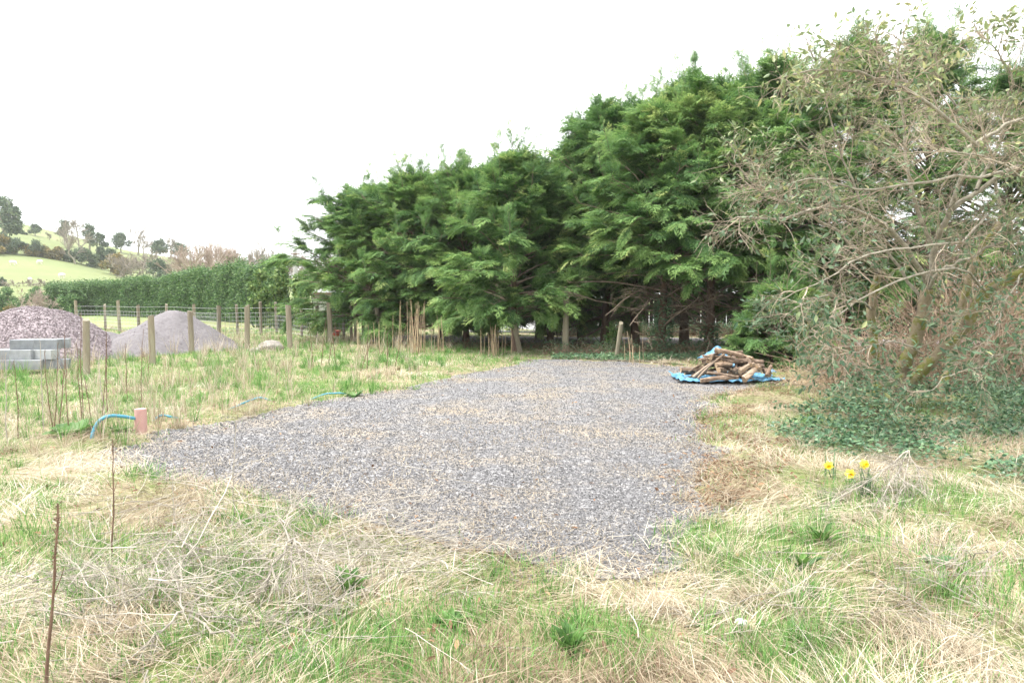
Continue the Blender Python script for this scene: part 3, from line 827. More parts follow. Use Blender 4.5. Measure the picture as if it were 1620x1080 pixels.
# utility pole
M['palewood'] = surfmat('silvered_wood', [(.3, (.30, .29, .27)), (.7, (.42, .41, .39))], 3, .9, 0)
x, y = PXY(468, 58)
root = empty('utility_pole', (x, y, gh1(x, y)), 'weathered grey utility pole standing behind the shrubs', 'utility pole')
zt = toph(396, 58)
v, f = tubes([[[x, y, -.2], [x, y, 2.5], [x, y, zt]]], [[.21, .20, .17]], 10, True); build('pole', v, f, M['palewood'], root, smooth=False)
v, f = tubes([[[x - .3, y - .2, zt - .35], [x + .45, y - .2, zt - .35]]], [[.05, .05]], 6, True); build('crossarm', v, f, M['stalk'], root)
for a in (-.25, .4):
    v, f = tubes([[[x + a, y - .2, zt - .32], [x + a, y - .2, zt - .1]]], [[.05, .04]], 8, True); build('insulator', v, f, M['wire'], root)

# shed
M['shedwall'] = surfmat('pale_render', [(.3, (.34, .33, .31)), (.7, (.46, .45, .42))], 2, .9, .1)
M['shedroof'] = surfmat('grey_sheet_roof', [(.3, (.26, .26, .275)), (.7, (.36, .36, .38))], 1.5, .7, .2, .02, (1, 8, 1))
def boxm(x0, x1, y0, y1, z0, z1):
    V = np.array([(x, y, z) for z in (z0, z1) for y in (y0, y1) for x in (x0, x1)], float)
    return V, np.array([[0, 2, 3, 1], [4, 5, 7, 6], [0, 1, 5, 4], [2, 6, 7, 3], [0, 4, 6, 2], [1, 3, 7, 5]])
Y = 48.0; xa, xb = PXY(484, Y)[0], PXY(640, Y)[0]
root = empty('shed', ((xa + xb) / 2, Y + 2, 0), 'low grey roofed shed beyond the end of the hedge', 'shed')
ze = toph(463, Y); zr = toph(444, Y + 2.5)
build('wall', *boxm(xa + .3, xb - .3, Y + .3, Y + 5.2, -.1, ze), M['shedwall'], root)
V = np.array([(xa, Y, ze), (xb, Y, ze), (xb - 1.5, Y + 2.7, zr), (xa + 1.8, Y + 2.7, zr), (xb, Y + 5.5, ze), (xa, Y + 5.5, ze)])
build('roof', V, [np.array([[0, 1, 2, 3], [3, 2, 4, 5]]), np.array([[0, 3, 5], [1, 4, 2]])], M['shedroof'], root)
build('gutter', *boxm(xa, xb, Y - .12, Y - .003, ze - .10, ze + .02), M['stalk'], root)
build('door', *boxm(xa + 2.6, xa + 3.5, Y + .26, Y + .297, 0, 1.95), M['stalk'], root)

# ------------------------------------------------------------------ board fence behind the lane
root = empty('board_fence', (5, 27.9, 0), 'dark board fence with narrow gaps across the lane behind the log pile', 'fence')
g = np.random.default_rng(9)
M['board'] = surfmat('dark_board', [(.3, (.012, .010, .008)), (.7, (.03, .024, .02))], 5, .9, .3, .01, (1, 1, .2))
M['paleyard'] = surfmat('pale_yard', [(.3, (.20, .20, .19)), (.7, (.27, .27, .26))], .5, .9, 0)
def fy(x): return 28.4 - .06 * x
parts = []; x = 1.2
while x < 22:
    w = .13 + g.uniform(-.015, .02); gap = .003 + .026 * (g.random() < .35 * sm(.45, .55, float(vn(x, 0, .9, 4))))
    V_, F_ = boxm(x, x + w, fy(x), fy(x) + .02, .02, 1.50 + g.uniform(-.03, .03)); parts.append((V_, F_)); x += w + gap
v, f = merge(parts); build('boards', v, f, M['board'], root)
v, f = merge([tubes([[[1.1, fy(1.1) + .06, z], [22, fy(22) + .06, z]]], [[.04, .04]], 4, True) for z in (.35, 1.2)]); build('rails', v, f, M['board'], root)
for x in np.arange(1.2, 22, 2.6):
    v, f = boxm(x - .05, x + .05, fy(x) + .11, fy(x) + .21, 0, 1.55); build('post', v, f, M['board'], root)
o = build('yard', np.array([(-2, 31, .06), (34, 29, .06), (60, 62, .06), (-2, 62, .06)]), np.array([[0, 1, 2, 3]]), M['paleyard']); tag(o, kind='structure', label='pale open yard beyond the board fence')

# tall evergreen screen beyond the fence: foliage starts above head height
root = empty('evergreen_screen', (7, 31.2, 0), 'dark evergreen screen rising behind the board fence', 'hedge')
g = np.random.default_rng(19)
xx = np.arange(-1.5, 24, 1.5); TT = np.stack([np.stack([xx + g.normal(scale=.2, size=len(xx)), 31.3 - .06 * xx, 0 * xx + z], 1) for z in (0, 1.5, 3.4)], 1)
build('trunks', *tubes(TT, taper(len(xx), 3, .12, .05), 8), M['conifer_bark'], root)
n = 24000; x = g.uniform(-2.2, 25, n); z = 1.34 + 3.2 * g.random(n) * (.75 + .35 * vn(x, 0 * x, .5, 3)); y = 31.2 - .06 * x - .9 * g.random(n) ** .7 * np.sign(g.normal(size=n) + 1.2)
leafcloud(np.stack([x, y, z], 1), .26, g, M['hedge'], 'foliage', root, upb=.5, vr=(0, .8))

# ------------------------------------------------------------------ posts
def post_geo(x, y, h, r, g, m_=12, lean=.03, z=None):
    z0 = gh1(x, y) - .25 if z is None else z
    K = 6; t = np.linspace(0, 1, K); lx_, ly_ = g.normal(scale=lean, size=2)
    L = np.stack([x + lx_ * t, y + ly_ * t, z0 + t * (h + .25)], 1)[None]
    V, F_ = tubes(L, np.full((1, K), r) * (1 + g.normal(scale=.03, size=(1, K))), m_, True)
    V = V.reshape(K, m_, 3); ph = g.uniform(0, 6.28)
    an = np.arange(m_) * 2 * pi / m_
    V[:, :, :2] = L[0][:, None, :2] + (V[:, :, :2] - L[0][:, None, :2]) * (1 + .10 * np.cos(2 * an + ph) + .06 * np.cos(3 * an))[None, :, None]
    V[-1, :, 2] += g.uniform(.01, .035) * np.cos(an + ph)
    return V.reshape(-1, 3), F_
g = np.random.default_rng(21)
PO = [(137, 598, 508, 6.5, 'thick weathered fence post right of the concrete blocks'), (242, 579, 501, 5.0, 'weathered fence post standing before the left flank of the sand heap'),
      (304, 562, 495, 5.0, 'weathered fence post in front of the right flank of the sand heap'), (391, 557, 485, 4.6, 'slim weathered fence post right of the sand heap'),
      (459, 553, 485, 5.0, 'weathered fence post leaning slightly beside the red tub'), (524, 546, 480, 4.4, 'mossy fence post between the red tub and the conifers')]
for px, by, ty, hw, lb in PO:
    p = onG(px, by); Y = p[1]; h = (by - ty) / F * Y * 1.0
    v, f = post_geo(p[0], p[1], h, hw * .84 * Y / F, g); o = build('fence_post', v, f, M['post'], loc=(p[0], p[1], p[2]), attrs={'v': np.full(len(v), g.uniform(.2, .9))})
    tag(o, lb, 'fence post', 'posts of the unfinished near fence')
for px, by, ty, hw, lb in [(556, 541, 470, 2.2, 'thin tall twin post, left one, at the corner of the field'), (562, 541, 470, 2.2, 'thin tall twin post, right one, at the corner of the field'),
                           (597, 545, 488, 3.6, 'pale post under the left end of the conifers'), (894, 562, 476, 5.2, 'tall squared post standing under the conifers at the gravel edge'),
                           (973, 568, 512, 3.6, 'short broken post leaning beside the young green shoot'), (826, 560, 515, 3.6, 'leaning prop beside the forked topped conifer')]:
    p = onG(px, by); Y = p[1]
    v, f = post_geo(p[0], p[1], (by - ty) / F * Y, hw * Y / F, g, lean=.28 if 'lean' in lb else .02); o = build('timber_post', v, f, M['post'], loc=tuple(p), attrs={'v': np.full(len(v), g.uniform(.3, .9))})
    tag(o, lb, 'post', 'odd posts along the conifer row')

# rear field fence with wire mesh: one thing
root = empty('wire_fence', (-12, 30, 0), 'wire mesh stock fence on round posts in front of the hedge', 'fence')
line = []
for px, Y in [(120, 33), (165, 32.5), (188, 31), (218, 30.4), (262, 31), (308, 30), (345, 27.5), (375, 28.5), (412, 28.5), (437, 30), (476, 27.2), (500, 26.2), (543, 25.5), (575, 25)]:
    x, y = PXY(px, Y); line.append((x, y))
    v, f = post_geo(x, y, 1.28 + g.uniform(-.08, .12), .060 if px != 345 else .075, g, 10); build('post', v, f, M['post'], root, smooth=False, attrs={'v': np.full(len(v), g.uniform(.4, 1))})
line = np.array(line); Ls = []; 
for hgt in (.12, .28, .44, .60, .76, .92, 1.12):
    Ls.append(np.stack([line[:, 0], line[:, 1] - .09, gh(line[:, 0], line[:, 1]) + hgt], 1))
parts = [tubes(np.array(Ls), np.full((7, len(line)), .006), 3)]
Vv = []
for i in range(len(line) - 1):
    n_ = int(np.linalg.norm(line[i + 1] - line[i]) / .18)
    for k in range(n_):
        q = line[i] + (line[i + 1] - line[i]) * k / n_; z = gh1(*q)
        Vv.append([[q[0], q[1] - .09, z + .1], [q[0], q[1] - .09, z + .92]])
parts.append(tubes(np.array(Vv), np.full((len(Vv), 2), .005), 3))
v, f = merge(parts); build('wire_mesh', v, f, M['wire'], root)

# ------------------------------------------------------------------ heaps
ICO = None
def stone_proto(seed):
    g_ = np.random.default_rng(seed)
    V = np.array([[1, 0, 0], [-1, 0, 0], [0, 1, 0], [0, -1, 0], [0, 0, 1], [0, 0, -1], [.62, .62, .5], [-.62, .6, -.5], [.6, -.6, -.5], [-.6, -.62, .5]], float)
    V *= g_.uniform(.7, 1.15, (10, 1)); V *= [1, .75, .6]
    import bmesh
    bm = bmesh.new()
    for v in V: bm.verts.new(v)
    r = bmesh.ops.convex_hull(bm, input=list(bm.verts))
    bmesh.ops.triangulate(bm, faces=list(bm.faces))
    bm.verts.index_update(); bm.verts.ensure_lookup_table()
    VV = np.array([v.co[:] for v in bm.verts]); FF = np.array([[v.index for v in f.verts] for f in bm.faces])
    bm.free(); return VV, FF
STN = [stone_proto(s) for s in range(5)]
def stones(P, S, rg, vr=None, flat=True):
    vs = []; at = []; w_ = rg.integers(0, 5, len(P)); B = randrot(len(P), rg)
    val = np.clip(rg.normal(.45, .25, len(P)), 0, 1)
    for k in range(5):
        mk = w_ == k
        if not mk.any(): continue
        vs.append(scatter(STN[k][0], STN[k][1], B[mk], P[mk], S[mk])); at.append(np.repeat(val[mk], len(STN[k][0])))
    v, f = merge(vs); return v, f, np.concatenate(at)
def heap(name, label, cat, ctr, zf, hx, hy, mat_, stn=None):
    root = empty(name, ctr, label, cat)
    xs_ = np.arange(-hx, hx, .07); ys_ = np.arange(-hy, hy, .07)
    V, Fq = grid(xs_, ys_, zf)
    V[:, 2] += ctr[2] - .06; V[:, 0] += ctr[0]; V[:, 1] += ctr[1]
    zz = V[:, 2] - ctr[2] + .06
    keep = (zz[Fq] > .01).any(1); Fq = Fq[keep]; used, inv = np.unique(Fq, return_inverse=True)
    build('mound', V[used], inv.reshape(-1, 4), mat_, root, smooth=True)
    if stn:
        n, s0, s1, sm_, g_ = stn
        x = g_.uniform(-hx, hx, n); y = g_.uniform(-hy, hy, n); z = zf(x, y); k = z > .03
        P = np.stack([x + ctr[0], y + ctr[1], z + ctr[2] - .05], 1)[k]
        S = s0 + (s1 - s0) * g_.random(k.sum()) ** 2.5
        v, f, a = stones(P, S, g_); o = build('stones', v, f, sm_, root, attrs={'v': a}); o['kind'] = 'stuff'
def cone(x, y, cx, cy, h, r, flat=.15, e=1.0):
    d = np.sqrt(((x - cx)) ** 2 + ((y - cy) * e) ** 2) / r
    return h * (1 - np.sqrt(d * d + flat * flat)) / (1 - flat)
x, y = PXY(62, 18.0)
def z1(a, b):
    n_ = .16 * (fbm(a, b, 1.2, 3) - .5) + .05 * (fbm(a, b, 5, 5) - .5)
    z = np.maximum(cone(a, b, -.25, 0, 1.38, 2.4, .42, .9), cone(a, b, .35, -.1, 1.30, 2.1, .42, .9))
    return np.maximum(z, cone(a, b, -1.6, .3, 1.15, 2.0, .3)); z = np.maximum(z, cone(a, b, 1.2, -.2, .95, 1.9, .3)) + n_ * (z > -.2)
M['pinkheap'] = surfmat('crushed_pink_rock', [(.3, (.17, .14, .147)), (.5, (.25, .21, .22)), (.7, (.32, .28, .29))], 22, .9, .8, .03)
heap('crushed_stone_heap', 'large mound of pinkish crushed stone behind the concrete blocks', 'gravel heap', (x, y, gh1(x, y)), z1, 4.2, 3.2, M['pinkheap'], (60000, .012, .036, M['pinkstone'], np.random.default_rng(3)))
x, y = PXY(272, 21.0)
def z2(a, b):
    z = np.maximum.reduce([cone(a, b, .05, 0, 1.20, 2.0, .22), cone(a, b, .1, -2.3, .66, 1.45, .3), cone(a, b, -.75, -2.4, .72, 1.5, .3), cone(a, b, -1.6, -2.1, .74, 1.7, .3), cone(a, b, -.3, -1.2, .72, 1.5, .3), cone(a, b, .9, -.3, .45, 1.5, .3), cone(a, b, -.5, .1, .9, 1.7, .2)])
    return z + .22 * (fbm(a, b, 1.3, 8) - .5) * (z > -.3) + .05 * (fbm(a, b, 7, 5) - .5)
M['sand'] = surfmat('grey_sand', [(.3, (.115, .106, .110)), (.7, (.18, .167, .172))], 14, .95, .5, .015, detail=8)
heap('sand_heap', 'pointed heap of grey sand trailing off to a low ridge on its left', 'sand heap', (x, y, gh1(x, y)), z2, 4.5, 4.4, M['sand'], (5000, .008, .022, M['pinkstone'], np.random.default_rng(4)))

# boulder, red tub, white stone
def rock(px, py, s, label, mat_, seed, name='boulder', z=.0):
    g_ = np.random.default_rng(seed); p = onG(px, py)
    import bmesh
    bm = bmesh.new(); bmesh.ops.create_icosphere(bm, subdivisions=3, radius=1)
    V = np.array([v.co[:] for v in bm.verts]); Fx = np.array([[v.index for v in f.verts] for f in bm.faces]); bm.free()
    d = .75 + .5 * fbm(V[:, 0] * 1.3 + seed, V[:, 1] * 1.3 + V[:, 2] * 2.1, 1.3, seed)
    V = V * d[:, None] * np.array(s); V[:, 2] = np.maximum(V[:, 2], -s[2] * .5)
    o = build(name, V + p + [0, 0, s[2] * .4 + z], Fx, mat_, loc=tuple(p)); tag(o, label, 'rock' if name != 'stone' else 'stone')
M['palerock'] = surfmat('pale_rock', [(.3, (.17, .155, .135)), (.7, (.31, .29, .26))], 7, .9, .6, .02)
rock(428, 558, (.36, .26, .20), 'pale boulder in the long grass right of the sand heap', M['palerock'], 3)
rock(404, 561, (.16, .15, .10), 'small pale rock half buried left of the boulder', M['palerock'], 5)
rock(1172, 1010, (.028, .024, .02), 'small white stone lying in the foreground grass', surfmat('white_stone', [(.3, (.55, .54, .52)), (.7, (.78, .77, .75))], 20, .8, .3), 6, 'stone', .035)
M['redplastic'] = surfmat('red_plastic', [(.3, (.50, .06, .05)), (.7, (.60, .10, .08))], 8, .5, 0)
p = onG(530, 534)
v, f = tubes([[[p[0], p[1], p[2]], [p[0], p[1], p[2] + .26], [p[0], p[1], p[2] + .265], [p[0], p[1], p[2] + .25], [p[0], p[1], p[2] + .03]]], [[.17, .24, .26, .225, .15]], 18, True)
o = build('tub', v, f, M['redplastic'], loc=tuple(p), smooth=False); tag(o, 'red plastic tub left in the grass near the rear fence', 'tub')

# ------------------------------------------------------------------ concrete blocks
def block_geo():
    import bmesh
    bm = bmesh.new(); bmesh.ops.create_cube(bm, size=1)
    for v in bm.verts: v.co.x *= .44; v.co.y *= .215; v.co.z *= .20
    bmesh.ops.bevel(bm, geom=list(bm.edges), offset=.008, segments=1, affect='EDGES')
    me = bpy.data.meshes.new('concrete_block'); bm.to_mesh(me); bm.free(); me.materials.append(M['block']); return me
bme = block_geo()
bx, by = G(40, 594)[:2]; zb = gh1(bx, by) + .09
BL = [(-.78, 0, 0, .05), (-.33, .0, 0, .03), (.12, .03, 0, .06), (-.78, .26, 0, .02), (-.33, .27, 0, .02), (.12, .26, 0, .0), (.53, .22, 0, .3),
      (-.55, .02, 1, .10), (-.10, .06, 1, .06), (.34, .12, 1, -.08), (-.50, .28, 1, .1), (.0, .30, 1, .08),
      (-.14, .10, 2, .16), (.31, .17, 2, .12), (-.10, .34, 2, .14), (.36, .42, 2, .5)]
BLT = {0: 'grey concrete block in the bottom course of the stack, partly hidden by grass', 1: 'grey concrete block in the middle course of the stack', 2: 'grey concrete block in the top course of the stack'}
for (dx, dy, lv, rz) in BL:
    o = bpy.data.objects.new('concrete_block', bme); COL.objects.link(o)
    o.location = (bx + dx, by + dy + .05 * lv, zb + .1 + lv * .202); o.rotation_euler = (0, 0, rz + .12 * math.sin(dx * 17 + lv * 5))
    tag(o, BLT[lv], 'concrete block', ['bottom course of concrete blocks', 'middle course of concrete blocks', 'top course of concrete blocks'][lv])

# ------------------------------------------------------------------ pipes
M['bluepipe'] = surfmat('blue_water_pipe', [(.3, (.04, .22, .32)), (.7, (.08, .31, .41))], 9, .4, 0, spec=.5)
M['clay'] = surfmat('terracotta_duct', [(.3, (.44, .25, .22)), (.7, (.55, .34, .30))], 6, .7, .1)
p = onG(223, 689); Y = p[1]
r = 9.0 / F * Y
v, f = tubes([[[p[0], Y, p[2] - .1], [p[0] + .005, Y, p[2] + .29], [p[0] + .005, Y, p[2] + .292], [p[0] + .005, Y, p[2] + .15]]], [[r, r, r * .86, r * .84]], 24)
o = build('duct_pipe', v, f, M['clay'], loc=tuple(p), smooth=False); tag(o, 'pink terracotta duct pipe standing upright at the gravel corner', 'pipe')
def spline(pts, n):
    pts = np.array(pts, float); t = np.linspace(0, len(pts) - 1, n); k = np.minimum(t.astype(int), len(pts) - 2); f = (t - k)[:, None]
    p0 = pts[np.maximum(k - 1, 0)]; p1 = pts[k]; p2 = pts[k + 1]; p3 = pts[np.minimum(k + 2, len(pts) - 1)]
    return .5 * ((2 * p1) + (-p0 + p2) * f + (2 * p0 - 5 * p1 + 4 * p2 - p3) * f ** 2 + (-p0 + 3 * p1 - 3 * p2 + p3) * f ** 3)
Yp = G(146, 702)[1]
q = [A(145, 708, Yp), A(145, 695, Yp), A(149, 678, Yp + .05), A(160, 663, Yp + .1), A(176, 657.5, Yp + .18), A(195, 658.5, Yp + .28), A(210, 661, Yp + .38), A(217, 662, Y - .02)]
L = spline(q, 36); v, f = tubes(L[None], np.full((1, 36), .019), 10, True)
o = build('water_pipe', v, f, M['bluepipe'], loc=tuple(L[0]), smooth=True); tag(o, 'blue water pipe arching out of the ground into the terracotta duct', 'pipe')
q = []
for a, b_, dz in [(240, 672, -.03), (252, 671, .08), (262, 670, .09), (272, 670, .06), (300, 665, -.01), (350, 655, -.01), (384, 646, .06), (398, 642, .09), (414, 638, .09), (440, 636, .0), (480, 634, .0), (512, 629, .07), (528, 628, .08), (545, 627, .06), (560, 626, -.05)]:
    p_ = onG(a, b_); p_[2] += dz * .6 if dz > .05 else -.03; q.append(p_)
L = spline(q, 90); v, f = tubes(L[None], np.full((1, 90), .014), 8, True)
o = build('water_pipe', v, f, M['bluepipe'], loc=tuple(L[0]), smooth=True); tag(o, 'thin blue water pipe lying in the grass along the gravel edge', 'pipe')
# timber edging at the back of the gravel
q = np.array([onG(a, b_) for a, b_ in [(856, 567), (900, 568), (960, 572), (1020, 575), (1085, 580)]]); q[:, 2] += .03
v, f = tubes(q[None], np.full((1, 5), .016), 4, True); o = build('edging_board', v, f, M['post'], loc=tuple(q[0])); tag(o, 'thin pale edging strip along the far side of the gravel', 'edging')

# ------------------------------------------------------------------ log pile on blue tarpaulin
g = np.random.default_rng(64)
cx, cy = G(1158, 606)[:2]; cy += .35; cz = .0
def pile(u, v): return .56 * np.maximum(0, 1 - (u / .98) ** 2) * np.maximum(0, 1 - (v / .75) ** 2)
M['tarp'] = surfmat('blue_tarpaulin', [(.3, (.06, .19, .33)), (.6, (.11, .28, .42)), (.8, (.30, .42, .50))], 9, .45, .3, .01, spec=.5)
def sheet(name, label, x0, x1, y0, y1, zf, nx=70, ny=40, seed=1, thick=.004, edge=.12):
    U, Vv_ = np.meshgrid(np.linspace(x0, x1, nx), np.linspace(y0, y1, ny)); U = U.ravel(); Vv_ = Vv_.ravel()
    uu = (U - x0) / (x1 - x0); vv = (Vv_ - y0) / (y1 - y0)
    U2 = U + edge * (fbm(vv * 3, uu * 3, 1.8, seed) - .5) * 2; V2 = Vv_ + edge * (fbm(uu * 5, vv, 1.4, seed + 5) - .5) * 2
    cr = np.abs(fbm(U2, V2, 7, seed + 2, 3) - .5) * .16 + np.abs(fbm(U2, V2, 2.5, seed + 3, 2) - .5) * .12
    Z = zf(U2, V2) + cr
    P = np.stack([cx + U2, cy + V2, cz + gh(cx + U2, cy + V2) + .02 + Z], 1)
    j, i = np.meshgrid(np.arange(ny - 1), np.arange(nx - 1)); b = (j * nx + i).ravel()
    o = build(name, P, np.stack([b, b + 1, b + nx + 1, b + nx], 1), M['tarp'], loc=(cx, cy, cz), smooth=False)
    md = o.modifiers.new('thickness', 'SOLIDIFY'); md.thickness = thick; md.offset = 1
    tag(o, label, 'tarpaulin'); return o
sheet('tarpaulin', 'blue tarpaulin spread under the log pile', -.98, .92, -.60, .65, lambda u, v: .03 + .0 * u, seed=3)
sheet('tarpaulin', 'blue tarpaulin piece bunched over the peak of the log pile', -.42, .20, -.20, .50, lambda u, v: .36 + .24 * np.exp(-((u + .12) / .16) ** 2) * np.exp(-((v - .22) / .3) ** 2) - .35 * np.maximum(0, -(v - .1)), nx=40, ny=34, seed=8, edge=.08)
o = sheet('tarpaulin', 'small blue tarpaulin scrap at the right end of the log pile', .72, .92, -.1, .1, lambda u, v: .14 + .0 * u, nx=12, ny=12, seed=11, edge=.04)
def log(p0, p1, r0, r1, label, group, mats=('log', 'cutwood'), bend=.03, name='log', m_=10, cat='log'):
    p0 = np.array(p0, float); p1 = np.array(p1, float); K = 8; t = np.linspace(0, 1, K)
    d = p1 - p0; s_ = nrm(np.cross(d, [0, 0, 1.0]) + 1e-6)
    L = p0 + d * t[:, None] + s_ * (np.sin(t * pi + g.uniform(0, 1)) * bend * g.uniform(-1, 1))[:, None] + np.array([0, 0, 1.0]) * (np.sin(t * pi) * bend * .5)[:, None]
    R = (r0 * (1 - t) + r1 * t) * (1 + g.normal(scale=.05, size=K))
    v, f = tubes(L[None], R[None], m_, True)
    V = v.reshape(K, m_, 3); an = np.arange(m_) * 2 * pi / m_; ph = g.uniform(0, 6)
    fac = 1 + .16 * np.cos(2 * an + ph) + .10 * np.cos(3 * an + 2 * ph) + g.normal(scale=.05, size=(K, m_))
    V = L[:, None] + (V - L[:, None]) * fac[..., None]
    f0 = f[0]; n0 = len(f0)
    mi = np.array([0] * n0 + [1, 1])
    o = build(name, V.reshape(-1, 3), f, [M[mats[0]], M[mats[1]]], loc=tuple((p0 + p1) / 2), smooth=False, midx=mi, attrs={'v': np.full(K * m_, g.random())})
    tag(o, label, cat, group)
LG = 'logs heaped on the blue tarpaulin'
for i in range(56):
    lay = i / 56
    sc_ = 1.0 - .62 * lay
    u = g.uniform(-.80, .78) * sc_ ; v = g.uniform(-.52, .45) * sc_
    L = g.uniform(.16, .62); r = g.choice([g.uniform(.012, .025), g.uniform(.03, .062)], p=[.35, .65])
    zc = .05 + .47 * lay * max(.0, 1 - (u / 1.1) ** 2) + r
    a = g.choice([g.uniform(-.5, .5), g.uniform(.8, 2.2)])
    sl = g.uniform(-.28, .28) - .25 * u * np.cos(a)
    d = np.array([cos(a), sin(a), sl]) * L / 2
    c_ = np.array([cx + u, cy + v - .12, zc + .02])
    if c_[2] - abs(d[2]) < r + .03: c_[2] = r + .04 + abs(d[2])
    low_ = lay < .5
    log(c_ - d, c_ + d, r, r * g.uniform(.75, 1), 'weathered split log in the lower part of the heap on the blue tarpaulin' if low_ else 'weathered split log in the upper part of the heap on the blue tarpaulin',
        LG + (', lower part' if low_ else ', upper part'))
sp = [((1096, 596), (1150, 556), 12.9, 13.0, .022, 'long split rail leaning up the left side of the log pile'), ((1104, 598), (1146, 560), 12.75, 12.9, .026, 'flat pale plank leaning beside the long rail'),
      ((1090, 588), (1130, 566), 13.1, 13.1, .014, 'thin stick poking out to the left of the log pile'),
      ((1108, 602), (1168, 597), 12.55, 12.5, .045, 'thick dark ended log lying along the front left of the tarpaulin'),
      ((1150, 572), (1207, 572), 12.9, 12.95, .05, 'long mossy log lying level near the top of the pile'),
      ((1170, 588), (1192, 576), 12.55, 12.7, .05, 'stout pale log pointing at the camera in the pile centre'),
      ((1176, 600), (1198, 582), 12.5, 12.75, .058, 'thickest pale log at the right of centre, sloping up'),
      ((1214, 594), (1220, 578), 12.6, 12.7, .045, 'orange cut log standing up at the right end of the pile'),
      ((1118, 590), (1165, 596), 12.6, 12.45, .022, 'crooked branch across the front of the pile'),
      ((1164, 590), (1160, 556), 12.8, 13.2, .022, 'short branch stub under the bunched tarpaulin'),
      ((1200, 612), (1262, 600), 12.3, 12.6, .030, 'grey log on the ground right of the tarpaulin')]
for (a, b_, Y0, Y1, r, lb) in sp:
    log(A(a[0], a[1], Y0), A(b_[0], b_[1], Y1), r, r * .8, lb, None, mats=('plank' if 'plank' in lb or 'rail' in lb or 'pale' in lb else 'log', 'cutwood'), cat='log' if 'log' in lb else 'wood')

conifer(1226, 15.3, 1.5, .95, 'young low conifer sweeping the ground just right of the log pile', 501, low=.02, nl=60, fsize=.7, group='small evergreens under the row')
conifer(1262, 16.6, 1.6, 1.1, 'young low conifer in the dark behind the shrub', 502, low=.02, nl=60, fsize=.7, group='small evergreens under the row')
bush('young_shoot', 968, 19.5, 508, 20, 'fresh green seedling bush at the far edge of the gravel', 'lime', 511, n=900, trunk=False, zf=gh, leaf=.09, cat='shrub')

# ------------------------------------------------------------------ the big twiggy shrub on the right
g = np.random.default_rng(88)
sx_, sy_ = G(1438, 652)[:2]
root = empty('twiggy_tree', (sx_, sy_, gh1(sx_, sy_)), 'sprawling mossy stemmed tree with tangled pale twigs and sparse grey green leaves on the right', 'tree')
def chain(pts): return np.array([A(a, b_, c_) for a, b_, c_ in pts])
trunks = [([(1440, 662, 9.6), (1432, 625, 9.7), (1425, 595, 9.8), (1440, 555, 9.7), (1455, 510, 9.6), (1468, 455, 9.5)], .115, .075),
          ([(1432, 612, 9.7), (1480, 565, 9.5), (1525, 520, 9.3), (1560, 465, 9.1), (1620, 430, 8.9), (1710, 380, 8.7)], .085, .055),
          ([(1392, 640, 10.6), (1385, 590, 10.7), (1383, 540, 10.6), (1378, 490, 10.5), (1390, 430, 10.3)], .085, .055),
          ([(1475, 650, 10.4), (1500, 590, 10.5), (1520, 500, 10.4), (1540, 420, 10.2), (1590, 340, 10.0)], .07, .04)]
lim = [([(1468, 455, 9.5), (1480, 400, 9.3), (1500, 340, 9.0), (1545, 300, 8.8), (1610, 262, 8.6)], .055, .03),
       ([(1468, 455, 9.5), (1440, 400, 9.1), (1390, 350, 8.7), (1320, 330, 8.3), (1230, 345, 8.0), (1165, 345, 7.7)], .045, .010),
       ([(1500, 340, 9.0), (1530, 260, 8.7), (1540, 228, 8.5), (1450, 150, 8.1), (1370, 120, 7.9), (1290, 112, 7.8), (1225, 128, 7.7)], .038, .008),
       ([(1530, 235, 8.6), (1620, 185, 8.3), (1740, 140, 8.0)], .032, .014),
       ([(1600, 270, 8.6), (1500, 284, 8.3), (1370, 300, 8.1), (1290, 285, 8.0), (1210, 300, 7.9)], .026, .006),
       ([(1560, 340, 8.9), (1530, 372, 8.3), (1470, 393, 7.9), (1385, 400, 7.6), (1310, 437, 7.4), (1235, 478, 7.2)], .022, .006),
       ([(1390, 430, 10.3), (1340, 380, 9.9), (1270, 330, 9.5), (1200, 300, 9.2), (1160, 240, 9.0)], .035, .008),
       ([(1468, 455, 9.5), (1500, 420, 9.0), (1560, 400, 8.6), (1650, 350, 8.2)], .035, .015),
       ([(1480, 400, 9.3), (1440, 300, 9.2), (1430, 200, 9.1), (1420, 110, 9.0), (1428, 50, 8.9)], .035, .008),
       ([(1545, 300, 8.8), (1590, 200, 8.8), (1600, 120, 8.7), (1560, 60, 8.6)], .03, .007),
       ([(1560, 460, 9.1), (1520, 425, 8.3), (1440, 440, 7.8), (1360, 470, 7.5), (1300, 520, 7.3), (1262, 548, 7.2)], .022, .005),
       ([(1380, 490, 10.5), (1340, 470, 10.0), (1290, 470, 9.6), (1240, 500, 9.3)], .025, .006),
       ([(1460, 480, 9.6), (1420, 420, 9.6), (1350, 300, 9.4), (1320, 200, 9.2), (1290, 130, 9.1)], .03, .007),
       ([(1590, 340, 10.0), (1560, 240, 9.8), (1500, 150, 9.6), (1470, 70, 9.5)], .03, .007),
       ([(1440, 150, 8.1), (1400, 90, 8.0), (1330, 75, 7.9)], .016, .005),
       ([(1620, 430, 8.9), (1570, 520, 8.1), (1550, 560, 7.8)], .013, .005),
       ([(1460, 560, 9.4), (1420, 540, 8.6), (1350, 560, 8.2), (1290, 600, 8.1)], .016, .005),
       ([(1710, 380, 8.7), (1640, 300, 7.9), (1560, 250, 7.4), (1470, 240, 7.1)], .02, .005),
       ([(1640, 520, 8.5), (1580, 560, 7.9), (1500, 600, 7.5), (1455, 625, 7.5)], .012, .004)]
parts = []
